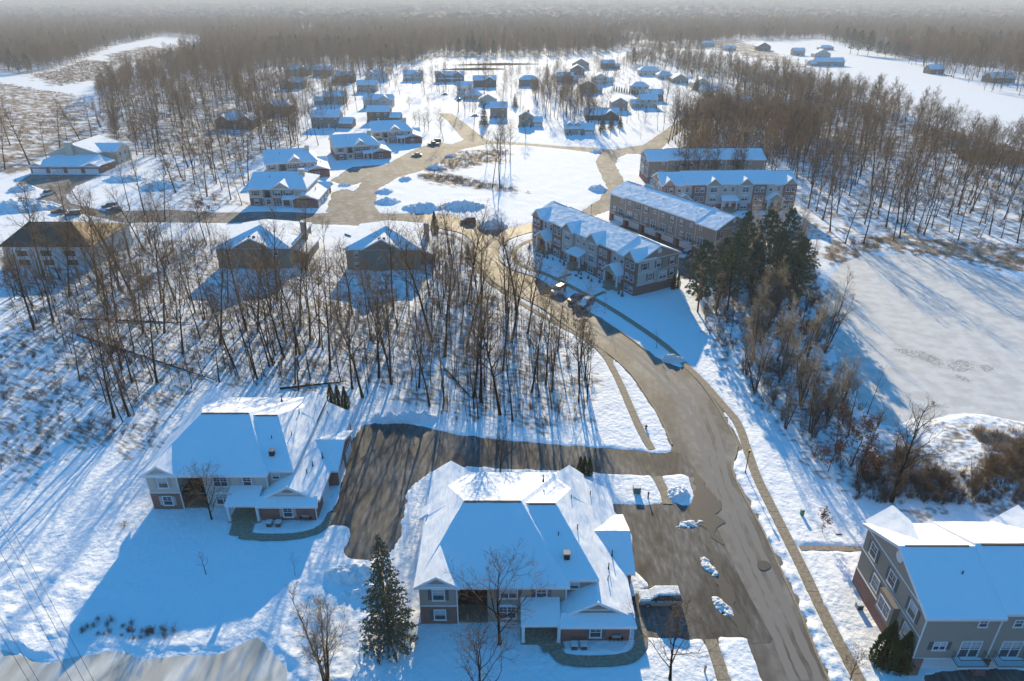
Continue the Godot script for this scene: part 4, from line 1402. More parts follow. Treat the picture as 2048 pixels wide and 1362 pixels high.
# ---------------------------------------------------------------- detached houses of the estate
# ax: "x" ridge along the front, "z" gable to the front, "h" hipped
func house(at: Vector3, yaw: float, w: float, d: float, he: float, ax: String, col: String, wing: float, extra: String, label: String) -> Node3D:
	var o := base("house", at, yaw)
	tag(o, label, "house", "detached houses of the estate")
	var m: Material = M[col]
	var hw := w * 0.5
	var wb := MB.new()
	walls(wb, -hw, hw, -d, 0, 0, he - 0.05)
	var rise := minf(d, w) * 0.26
	var polys: Array
	if ax == "x":
		polys = gable_x(-hw - 0.4, hw + 0.4, -d - 0.4, 0.4, he, he + rise + 0.2)
		gable_wall_x(wb, -d, 0, hw, he - 0.05, he + rise)
		gable_wall_x(wb, -d, 0, -hw + 0.2, he - 0.05, he + rise)
	elif ax == "z":
		polys = gable_z(-hw - 0.4, hw + 0.4, -d - 0.4, 0.4, he, he + w * 0.27 + 0.2)
		gable_wall_z(wb, -hw, hw, 0, he - 0.05, he + w * 0.27)
		gable_wall_z(wb, -hw, hw, -d + 0.2, he - 0.05, he + w * 0.27)
	else:
		polys = hip_x(-hw - 0.4, hw + 0.4, -d - 0.4, 0.4, he, -hw + minf(d * 0.4, w * 0.35), hw - minf(d * 0.4, w * 0.35), he + rise)
	part(wb, "wall", m, o)
	roof(o, polys, M.trim, 0.2)
	if absf(wing) > 0.5:
		# a lower garage wing; the sign says on which side, the size how wide
		var s := signf(wing)
		var ww := absf(wing)
		var xa := hw if s > 0 else -hw - ww
		var g := MB.new()
		walls(g, xa, xa + ww, -d * 0.8, 1.6, 0, 2.75)
		gable_wall_x(g, -d * 0.8, 1.6, xa + ww if s > 0 else xa + 0.2, 2.7, 2.7 + d * 0.2)
		part(g, "garage_wall", m, o)
		roof(o, gable_x(xa - (0.3 if s < 0 else 0.0), xa + ww + (0.3 if s > 0 else 0.0), -d * 0.8 - 0.3, 2.0, 2.8, 2.9 + d * 0.2), M.trim, 0.2, "garage_roof")
		if ww > 3.5 and not extra.contains("n"):
			garage_door(o, Vector3(xa + ww * 0.5, 0.03, 1.61), 0, minf(ww - 1.0, 4.8), 2.2)
	if extra.contains("g"):
		# a front gable over part of the facade
		var gx := hw * (0.45 if not extra.contains("l") else -0.45)
		var gw := w * 0.42
		var gb := MB.new()
		walls(gb, gx - gw * 0.5, gx + gw * 0.5, -1.0, 1.2, 0, he - 0.06)
		gable_wall_z(gb, gx - gw * 0.5, gx + gw * 0.5, 1.2, he - 0.06, he + gw * 0.3)
		part(gb, "front_gable", m, o)
		roof(o, gable_z(gx - gw * 0.5 - 0.3, gx + gw * 0.5 + 0.3, -d * 0.5, 1.6, he, he + gw * 0.32 + 0.15), M.trim, 0.18, "gable_roof")
		window(o, Vector3(gx, maxf(he - 1.9, 0.9), 1.2), 0, 1.3, 1.3)
	if extra.contains("G"):
		for s2 in [-1, 1]:
			var gx2: float = s2 * hw * 0.62
			var gw2 := w * 0.34
			var gb2 := MB.new()
			walls(gb2, gx2 - gw2 * 0.5, gx2 + gw2 * 0.5, -1.0, 0.9, 0, he - 0.06)
			gable_wall_z(gb2, gx2 - gw2 * 0.5, gx2 + gw2 * 0.5, 0.9, he - 0.06, he + gw2 * 0.32)
			part(gb2, "front_gable", m, o)
			roof(o, gable_z(gx2 - gw2 * 0.5 - 0.3, gx2 + gw2 * 0.5 + 0.3, -d * 0.5, 1.3, he, he + gw2 * 0.34 + 0.15), M.trim, 0.18, "gable_roof")
			window(o, Vector3(gx2, maxf(he - 1.9, 0.9), 0.9), 0, 1.2, 1.3)
	if extra.contains("p"):
		roof(o, [[Vector3(-hw, 2.6, 2.2), Vector3(hw * 0.9, 2.6, 2.2), Vector3(hw * 0.9, 3.3, 0), Vector3(-hw, 3.3, 0)]], M.trim, 0.18, "porch_roof")
		for s3 in [-0.95, -0.3, 0.35, 0.85]:
			column(o, hw * s3, 2.0, 0, 2.45, 0.1)
	if extra.contains("d"):
		for s4 in [-0.5, 0.35]:
			var dx: float = hw * s4
			var db := MB.new()
			walls(db, dx - 1.1, dx + 1.1, -d * 0.5, -d * 0.14, he, he + 2.0)
			gable_wall_z(db, dx - 1.1, dx + 1.1, -d * 0.14, he + 2.0, he + 2.7)
			part(db, "dormer", m, o)
			roof(o, gable_z(dx - 1.4, dx + 1.4, -d * 0.5, -d * 0.14 + 0.3, he + 1.95, he + 2.85), M.trim, 0.15, "dormer_roof")
			window(o, Vector3(dx, he + 0.75, -d * 0.14), 0, 0.9, 1.0)
	if extra.contains("c"):
		box_part(o, "chimney", Vector3(hw * 0.2, he - 1.0, -d * 0.3), Vector3(hw * 0.2 + 1.1, he + rise + 1.0, -d * 0.3 + 1.1), m)
	# windows in rows
	var rows := [0.9] if he < 4.0 else [0.8, 3.5]
	var cnt := maxi(2, int(w / 3.4))
	for hy in rows:
		for k in cnt:
			var wx := -hw + w * (k + 0.5) / cnt
			if hy < 2.0 and k == cnt / 2:
				door(o, Vector3(wx, 0.1, 0.0), 0)
			elif not (extra.contains("g") or extra.contains("G")) or k == cnt / 2:
				window(o, Vector3(wx, hy, 0.0), 0, 1.2, 1.3, "shutter" if extra.contains("s") else "")
	for s5 in [-1, 1]:
		window(o, Vector3(s5 * hw, rows[rows.size() - 1], -d * 0.5), s5 * PI / 2, 1.1, 1.3)
	return o

# ---------------------------------------------------------------- condominium seen from the garage side, and the one being built
func condo_garage_side(at: Vector3) -> void:
	var o := base("condominium", at)
	tag(o, "cream condominium with four white garage doors beside the marsh", "apartment building")
	var w := MB.new()
	walls(w, -11.5, 7.5, -31.0, -11.0, 0, 5.55)
	gable_wall_z(w, -11.5, 7.5, -11.0, 5.5, 8.9)
	walls(w, 7.5, 12.5, -26.0, -15.0, 0, 5.4)
	gable_wall_x(w, -26.0, -15.0, 12.5, 5.4, 7.6)
	part(w, "wall", M.siding_cream, o)
	var b := MB.new()
	walls(b, -13.5, 13.5, -10.9, 0, 0, 2.75)
	part(b, "brick_wall", M.brick, o)
	roof(o, gable_z(-12.0, 8.0, -31.5, -10.6, 5.6, 9.1), M.trim)
	roof(o, gable_x(-2.0, 13.0, -26.4, -14.6, 5.45, 7.8), M.trim, 0.17, "cross_gable_roof")
	roof(o, [[Vector3(-14.0, 2.8, 0.6), Vector3(14.0, 2.8, 0.6), Vector3(8.0, 5.0, -10.9), Vector3(-9.0, 5.0, -10.9)],
		[Vector3(14.0, 2.8, 0.6), Vector3(14.0, 2.8, -10.9), Vector3(8.0, 5.0, -10.9)], [Vector3(-14.0, 2.8, -10.9), Vector3(-14.0, 2.8, 0.6), Vector3(-9.0, 5.0, -10.9)]], M.trim, 0.17, "garage_roof")
	for s in [-1, 1]:
		roof(o, gable_z(s * 10.6 - 3.4, s * 10.6 + 3.4, -6.0, 1.0, 2.8, 4.2), M.trim, 0.15, "front_gable_roof")
		var gw := MB.new()
		gable_wall_z(gw, s * 10.6 - 3.0, s * 10.6 + 3.0, 0.5, 2.75, 4.0)
		part(gw, "gable_wall", M.siding_cream, o)
	var ch := box_part(o, "chimney", Vector3(-3.9, 2.0, -10.9), Vector3(-1.2, 9.9, -9.4), M.siding_cream)
	box_part(ch, "chimney_cap", Vector3(-4.0, 9.9, -11.0), Vector3(-1.1, 10.1, -9.3), M.pile_snow)
	for k in 4:
		garage_door(o, Vector3(-10.1 + k * 6.75, 0.03, 0.02), 0, 5.2, 2.3)
	for z in [-18.0, -22.0]:
		window(o, Vector3(12.5, 3.4, z), PI / 2, 1.3, 1.4)
		window(o, Vector3(12.5, 0.8, z), PI / 2, 1.3, 1.4)
	for x in [-7.0, 4.0]:
		vent(o, Vector3(x, 7.0, -13.0), 0.5, 0.08)

func building_site(at: Vector3) -> void:
	var o := base("unfinished_building", at)
	tag(o, "unfinished building with bare brown roof and yellow sheathing board", "building")
	var w := MB.new()
	walls(w, -11.0, 11.0, -19.0, 0, 0, 5.5)
	part(w, "wall", M.siding_white, o)
	part(slabs([[Vector3(-11.5, 5.6, 0.5), Vector3(11.5, 5.6, 0.5), Vector3(2.0, 9.0, -9.2), Vector3(-9.0, 9.0, -9.2)]], 0.0, 0.2), "roof", M.shingle, o)
	part(slabs([[Vector3(11.5, 5.6, 0.5), Vector3(11.5, 5.6, -19.0), Vector3(2.0, 9.0, -9.2)]], 0.0, 0.2), "sheathing", M.osb, o)
	part(slabs([[Vector3(11.5, 5.6, -19.0), Vector3(-11.5, 5.6, -19.0), Vector3(-9.0, 9.0, -9.2), Vector3(2.0, 9.0, -9.2)], [Vector3(-11.5, 5.6, -19.0), Vector3(-11.5, 5.6, 0.5), Vector3(-9.0, 9.0, -9.2)]], 0.0, 0.2), "roof", M.osb, o)
	for x in [-6.5, -0.5, 5.5]:
		box_part(o, "window_opening", Vector3(x - 1.3, 2.9, -0.1), Vector3(x + 1.3, 4.3, 0.03), M.shingle)
		box_part(o, "window_opening", Vector3(x - 1.3, 0.5, -0.1), Vector3(x + 1.3, 1.9, 0.03), M.shingle)
	for k in 9:
		var mb := MB.new()
		mb.box(Vector3(-8.0 + k * 1.0, 8.62 - 0.02 * (k % 3), -8.6), Vector3(-7.2 + k * 1.0, 8.8, -8.3))
		part(mb, "lumber", M.siding_brown, o)
# ---------------------------------------------------------------- trees
var kinds := {}

func rv(r: RandomNumberGenerator, s: float) -> Vector3:
	return Vector3(r.randf_range(-s, s), r.randf_range(-s, s), r.randf_range(-s, s))

func branch(mb: MB, r: RandomNumberGenerator, p: Vector3, d: Vector3, length: float, rad: float, level: int, cfg: Dictionary, tips: Array) -> void:
	var steps := 3 if level == 0 else 2
	var q := p
	var dir := d
	var pts := [p]
	for i in steps:
		dir = (dir + rv(r, cfg.wander) + Vector3.UP * cfg.lift).normalized()
		var nq := q + dir * length / steps
		var ra := lerpf(rad, rad * 0.35, float(i) / steps)
		var rb := lerpf(rad, rad * 0.35, float(i + 1) / steps)
		if level >= cfg.levels - 1:
			if i == 0:
				mb.spike(q, q + dir * length, maxf(rad, cfg.fine))
				tips.append(q + dir * length * 0.7)
				return
		else:
			mb.bar(q, nq, ra, rb, 4 if level == 0 else 3)
		q = nq
		pts.append(q)
	var cnt: int = cfg.split[level]
	for k in cnt:
		var t := r.randf_range(0.25, 1.0) if k > 0 else 1.0
		var seg := minf(t * steps, steps - 0.001)
		var i0 := int(seg)
		var at: Vector3 = pts[i0].lerp(pts[i0 + 1], seg - i0)
		var side: Vector3 = (dir + rv(r, 1.0).normalized() * cfg.spread).normalized()
		branch(mb, r, at, side, length * r.randf_range(0.38, 0.62), rad * 0.42, level + 1, cfg, tips)

# a bare deciduous tree: tapered trunk, limbs, branches, twigs
func grow_tree(key: String, seed_: int, c: Dictionary) -> void:
	var r := RandomNumberGenerator.new()
	r.seed = seed_
	var tr := MB.new()
	var cr := MB.new()
	var tips := []
	var stems: int = c.get("stems", 1)
	for s in stems:
		var H: float = c.h * (1.0 if s == 0 else r.randf_range(0.6, 0.95))
		var p := Vector3(0, -0.3, 0) if s == 0 else Vector3(r.randf_range(-0.3, 0.3), -0.3, r.randf_range(-0.3, 0.3))
		var lean: Vector3 = Vector3(r.randf_range(-1, 1), 0, r.randf_range(-1, 1)) * (c.lean if stems == 1 else c.get("fan", 0.25))
		var pts := [p]
		var dir: Vector3 = (Vector3.UP + lean).normalized()
		var seg := 8
		for i in seg:
			dir = (dir + rv(r, c.bend) + Vector3.UP * 0.05).normalized()
			p += dir * H / seg
			pts.append(p)
		for i in seg:
			var ra: float = lerpf(c.r, c.r * 0.12, pow(float(i) / seg, 0.9)) * (1.35 if i == 0 else 1.0)
			var rb: float = lerpf(c.r, c.r * 0.12, pow(float(i + 1) / seg, 0.9))
			tr.bar(pts[i], pts[i + 1], ra, rb, 6)
		var limbs: int = c.limbs
		for k in limbs:
			var t: float = lerpf(c.clear, 0.98, (k + r.randf()) / limbs)
			var sg := minf(t * seg, seg - 0.001)
			var i0 := int(sg)
			var at: Vector3 = pts[i0].lerp(pts[i0 + 1], sg - i0)
			var an := k * 2.4 + r.randf_range(-0.5, 0.5)
			var out := Vector3(cos(an), 0, sin(an))
			var upw: float = c.rise * lerpf(0.7, 1.6, t)
			var d := (out + Vector3.UP * upw).normalized()
			var ln: float = H * c.reach * (1.15 - 0.75 * (t - c.clear) / (1.0 - c.clear)) * r.randf_range(0.75, 1.2)
			branch(cr, r, at, d, ln, c.r * 0.42 * (1.15 - t * 0.7), 0, c, tips)
	var k2 := {"trunk": tr, "crown": cr, "tips": tips, "bark": c.bark, "twig": c.twig, "h": c.h}
	if c.has("leaves"):
		var lf := MB.new()
		for t in tips:
			if r.randf() < c.leaves:
				for j in 3:
					leaf(lf, r, t + rv(r, 0.3), c.get("leaf_size", 0.17))
		k2.leaf = lf
	kinds[key] = k2

func leaf(mb: MB, r: RandomNumberGenerator, p: Vector3, s: float) -> void:
	var a := rv(r, 1.0).normalized() * s
	var b := a.cross(rv(r, 1.0)).normalized() * s * 0.6
	mb.quad(p - a, p + b, p + a, p - b)

func make_kinds() -> void:
	var fine := 0.012
	var forest := {"h": 18.0, "r": 0.25, "lean": 0.10, "bend": 0.05, "limbs": 15, "clear": 0.38, "rise": 1.0, "reach": 0.24, "wander": 0.20, "lift": 0.10, "levels": 4, "split": [5, 5, 5], "spread": 0.85, "fine": fine, "bark": "bark_grey", "twig": "twig_grey"}
	for i in 6:
		var c := forest.duplicate()
		c.h = [18.0, 20.0, 16.5, 19.0, 17.0, 21.0][i]
		c.r = [0.21, 0.26, 0.17, 0.23, 0.19, 0.27][i]
		c.lean = [0.05, 0.12, 0.08, 0.18, 0.03, 0.1][i]
		c.limbs = [13, 15, 11, 14, 12, 15][i]
		c.clear = [0.42, 0.35, 0.5, 0.4, 0.45, 0.36][i]
		if i % 2 == 1:
			c.bark = "bark_brown"
			c.twig = "twig_brown"
		grow_tree("forest%d" % i, 100 + i, c)
	for i in 4:
		var c2 := forest.duplicate()
		c2.h = [8.5, 10.0, 7.0, 9.0][i]
		c2.r = 0.07 + 0.012 * i
		c2.limbs = 9
		c2.clear = 0.3
		c2.reach = 0.2
		c2.levels = 3
		c2.split = [4, 4]
		c2.bend = 0.07
		c2.bark = "bark_brown" if i % 2 else "bark_grey"
		grow_tree("sapling%d" % i, 140 + i, c2)
	for i in 3:
		var c3 := forest.duplicate()
		c3.h = [9.0, 7.0, 10.0][i]
		c3.r = [0.16, 0.12, 0.17][i]
		c3.clear = 0.16
		c3.reach = 0.42
		c3.rise = 1.1
		c3.limbs = 13
		c3.split = [5, 5, 4]
		c3.lean = 0.04
		c3.twig = "twig_brown"
		grow_tree("lawn%d" % i, 160 + i, c3)
	for i in 3:
		var c4 := forest.duplicate()
		c4.h = [17.0, 15.0, 18.0][i]
		c4.r = 0.17
		c4.stems = 3 + i % 2
		c4.fan = 0.28
		c4.limbs = 12
		c4.clear = 0.22
		c4.rise = 1.7
		c4.reach = 0.22
		c4.bark = "bark_pale"
		c4.twig = "twig_pale"
		c4.split = [6, 5, 4]
		grow_tree("pale%d" % i, 180 + i, c4)
	for i in 3:
		var c5 := forest.duplicate()
		c5.h = [9.0, 12.0, 6.0][i]
		c5.r = [0.13, 0.18, 0.08][i]
		c5.clear = 0.25
		c5.reach = 0.3
		c5.limbs = 11
		c5.levels = 3 if i == 2 else 4
		c5.split = [4, 4, 3]
		c5.leaves = [0.35, 0.22, 0.8][i]
		c5.bark = "bark_brown"
		c5.twig = "twig_brown"
		grow_tree("oak%d" % i, 200 + i, c5)
	for i in 4:
		var c6 := forest.duplicate()
		c6.h = [2.6, 3.2, 2.0, 4.0][i]
		c6.r = 0.035
		c6.stems = [7, 8, 6, 7][i]
		c6.fan = 0.7
		c6.limbs = 6
		c6.clear = 0.15
		c6.reach = 0.4
		c6.levels = 3
		c6.split = [4, 4]
		c6.fine = 0.009
		c6.bark = "bark_brown" if i != 1 else "bark_red"
		c6.twig = ["twig_brown", "twig_red", "twig_tan", "twig_brown"][i]
		grow_tree("shrub%d" % i, 220 + i, c6)
	var c7 := forest.duplicate()
	c7.h = 13.5
	c7.r = 0.28
	c7.lean = 0.22
	c7.clear = 0.2
	c7.reach = 0.36
	c7.limbs = 15
	c7.split = [5, 5, 4]
	c7.bark = "bark_dark"
	c7.twig = "twig_brown"
	grow_tree("leaning", 251, c7)
	# lighter versions for woods that read as a mass
	for i in 5:
		var c8 := forest.duplicate()
		c8.h = [16.0, 18.0, 14.0, 17.0, 15.0][i]
		c8.r = 0.2
		c8.limbs = 17
		c8.clear = 0.18
		c8.reach = 0.27
		c8.levels = 3
		c8.split = [7, 8]
		c8.fine = 0.036
		c8.twig = ["twig_grey", "twig_brown", "twig_grey", "twig_tan", "twig_brown"][i]
		grow_tree("far%d" % i, 270 + i, c8)
	conifers()

func conifers() -> void:
	# spruce: drooping tiers of sprays
	var r := RandomNumberGenerator.new()
	for v in 3:
		r.seed = 300 + v
		var H: float = [14.5, 9.0, 8.0][v]
		var R: float = [3.1, 2.1, 2.2][v]
		var tr := MB.new()
		tr.bar(Vector3(0, -0.3, 0), Vector3(0, H * 0.97, 0), H * 0.018, 0.02, 6)
		var cr := MB.new()
		var tiers := int(H * 3.0)
		for k in tiers:
			var t := (k + r.randf()) / tiers
			var y := lerpf(0.5, H, t)
			var rr := R * pow(1.0 - t, 0.8) * r.randf_range(0.7, 1.12) + 0.12
			var arms := int(lerpf(11, 4, t))
			for a in arms:
				var an := TAU * (a + r.randf()) / arms
				var out := Vector3(cos(an), 0, sin(an))
				var tip := Vector3(0, y - rr * 0.18, 0) + out * rr
				var root := Vector3(0, y + rr * 0.05, 0)
				var nsp := int(3 + rr * 4.0)
				for j in nsp:
					var q := root.lerp(tip, pow(float(j + 1) / nsp, 0.75)) + rv(r, 0.12)
					for u in 3:
						var d := (out * 0.7 + rv(r, 0.9)).normalized() * r.randf_range(0.22, 0.42)
						var sd := d.cross(rv(r, 1.0)).normalized() * 0.075
						cr.tri(q - sd, q + sd, q + d + Vector3.DOWN * 0.06)
		kinds["spruce%d" % v] = {"trunk": tr, "crown": cr, "bark": "bark_brown", "twig": "spruce", "h": H}
	# pine: clumps of needles on irregular limbs
	for v in 3:
		r.seed = 330 + v
		var H: float = [17.0, 15.0, 19.0][v]
		var tr := MB.new()
		tr.bar(Vector3(0, -0.3, 0), Vector3(r.randf_range(-0.5, 0.5), H * 0.95, r.randf_range(-0.5, 0.5)), 0.24, 0.05, 6)
		var cr := MB.new()
		for k in 72:
			var t := (k + r.randf()) / 72.0
			var y := lerpf(H * 0.2, H, t)
			var rr := (4.3 * sin(PI * clampf(0.25 + t * 0.75, 0, 1)) + 0.5) * r.randf_range(0.55, 1.1)
			var an := k * 2.4 + r.randf()
			var out := Vector3(cos(an), 0, sin(an))
			var tip := Vector3(0, y + rr * 0.22, 0) + out * rr
			tr.bar(Vector3(0, y - 0.2, 0), tip, 0.05, 0.02, 3)
			var clumps := 9
			for j in clumps:
				var q := Vector3(0, y, 0).lerp(tip, 0.35 + 0.65 * (j + r.randf()) / clumps) + rv(r, 0.45)
				for u in 24:
					var d := (rv(r, 1.0) + Vector3.UP * 0.35).normalized() * r.randf_range(0.25, 0.5)
					var sd := d.cross(rv(r, 1.0)).normalized() * 0.085
					cr.tri(q - sd, q + sd, q + d)
		kinds["pine%d" % v] = {"trunk": tr, "crown": cr, "bark": "bark_brown", "twig": "pine", "h": H}
	# arborvitae: dense upright cones
	for v in 2:
		r.seed = 360 + v
		var H: float = [5.6, 4.2][v]
		var R: float = [1.05, 0.62][v]
		var cr := MB.new()
		for k in (5200 if v == 0 else 1500):
			var t := r.randf()
			var an := r.randf() * TAU
			var lump := 1.0 + 0.16 * sin(an * 5.0 + t * 7.0) + 0.1 * sin(an * 9.0 - t * 15.0)
			var rr := R * lump * minf(1.0, (1.0 - t) * 1.5) * minf(1.0, 0.75 + t * 1.3) * r.randf_range(0.82, 1.02)
			var q := Vector3(cos(an) * rr, t * H, sin(an) * rr)
			var d := (Vector3(cos(an), 1.2, sin(an)) + rv(r, 0.5)).normalized() * r.randf_range(0.14, 0.28)
			var sd := d.cross(rv(r, 1.0)).normalized() * 0.06
			cr.tri(q - sd, q + sd, q + d)
		var tr := MB.new()
		tr.bar(Vector3(0, -0.2, 0), Vector3(0, H * 0.9, 0), R * 0.5, 0.05, 8)
		kinds["cedar%d" % v] = {"trunk": tr, "crown": cr, "bark": "cedar_dark", "twig": "cedar", "h": H}
	# grass tuft
	for v in 2:
		r.seed = 380 + v
		var cr := MB.new()
		for k in 34:
			var p := Vector3(r.randf_range(-0.45, 0.45), -0.05, r.randf_range(-0.45, 0.45))
			var d := Vector3(r.randf_range(-0.4, 0.4), r.randf_range(0.5, 1.1), r.randf_range(-0.4, 0.4))
			var sd := Vector3(r.randf_range(-1, 1), 0, r.randf_range(-1, 1)).normalized() * 0.022
			cr.tri(p - sd, p + sd, p + d)
		kinds["tuft%d" % v] = {"trunk": MB.new(), "crown": cr, "bark": "bark_brown", "twig": "grass_tan", "h": 1.0}

func kind_mesh(key: String, what: String) -> ArrayMesh:
	var ck := key + "_" + what
	if not cache.has(ck):
		var k: Dictionary = kinds[key]
		var mn: String = {"trunk": k.bark, "crown": k.twig, "leaf": "rust_leaf"}[what]
		cache[ck] = k[what].mesh(M[mn])
	return cache[ck]

func plant(key: String, called: String, at: Vector3, yaw: float, sc: float, label: String, category: String, group := "", lean := Vector2.ZERO) -> Node3D:
	var o := base(called, at)
	o.transform.basis = Basis.from_euler(Vector3(lean.y, yaw, lean.x)).scaled(Vector3.ONE * sc)
	tag(o, label, category, group)
	inst(kind_mesh(key, "trunk"), "trunk" if not called.contains("shrub") else "stem", o)
	inst(kind_mesh(key, "crown"), "crown", o)
	if kinds[key].has("leaf"):
		inst(kind_mesh(key, "leaf"), "foliage", o)
	return o

# many copies that nobody could count: one object per wood
func mass(called: String, label: String, keys: Array, spots: Array, smin: float, smax: float, par_kind := "stuff") -> void:
	for ki in keys.size():
		var mine := []
		for i in spots.size():
			if i % keys.size() == ki:
				mine.append(spots[i])
		if mine.is_empty():
			continue
		var key: String = keys[ki]
		var ck := key + "_whole"
		if not cache.has(ck):
			var am := ArrayMesh.new()
			var k: Dictionary = kinds[key]
			for what in ["trunk", "crown", "leaf"]:
				if k.has(what) and k[what].v.size() > 0:
					var arr: Array = kind_mesh(key, what).surface_get_arrays(0)
					am.add_surface_from_arrays(Mesh.PRIMITIVE_TRIANGLES, arr)
					am.surface_set_material(am.get_surface_count() - 1, kind_mesh(key, what).surface_get_material(0))
			cache[ck] = am
		var mm := MultiMesh.new()
		mm.transform_format = MultiMesh.TRANSFORM_3D
		mm.mesh = cache[ck]
		mm.instance_count = mine.size()
		for i in mine.size():
			var s := rng.randf_range(smin, smax)
			var b := Basis.from_euler(Vector3(rng.randf_range(-0.06, 0.06), rng.randf() * TAU, rng.randf_range(-0.06, 0.06))).scaled(Vector3(s, s * rng.randf_range(0.85, 1.15), s))
			mm.set_instance_transform(i, Transform3D(b, mine[i]))
		var o := MultiMeshInstance3D.new()
		o.multimesh = mm
		o.name = numbered(called)
		add_child(o)
		tag(o, label, "wood" if not called.contains("grass") and not called.contains("brush") else "undergrowth", "", "stuff")

func scatter(p: PackedVector2Array, count: int, seed_: int, gap := 0.0) -> Array:
	var r := RandomNumberGenerator.new()
	r.seed = seed_
	var bb := bounds(p)
	var out := []
	var tries := 0
	while out.size() < count and tries < count * 30:
		tries += 1
		var q := Vector2(r.randf_range(bb.position.x, bb.end.x), r.randf_range(bb.position.y, bb.end.y))
		if not Geometry2D.is_point_in_polygon(q, p):
			continue
		if within(paved, q) or within(keep_out, q):
			continue
		if gap > 0.0:
			var ok := true
			for o in out:
				if o.distance_squared_to(q) < gap * gap:
					ok = false
					break
			if not ok:
				continue
		out.append(q)
	return out

var keep_out: Array = []
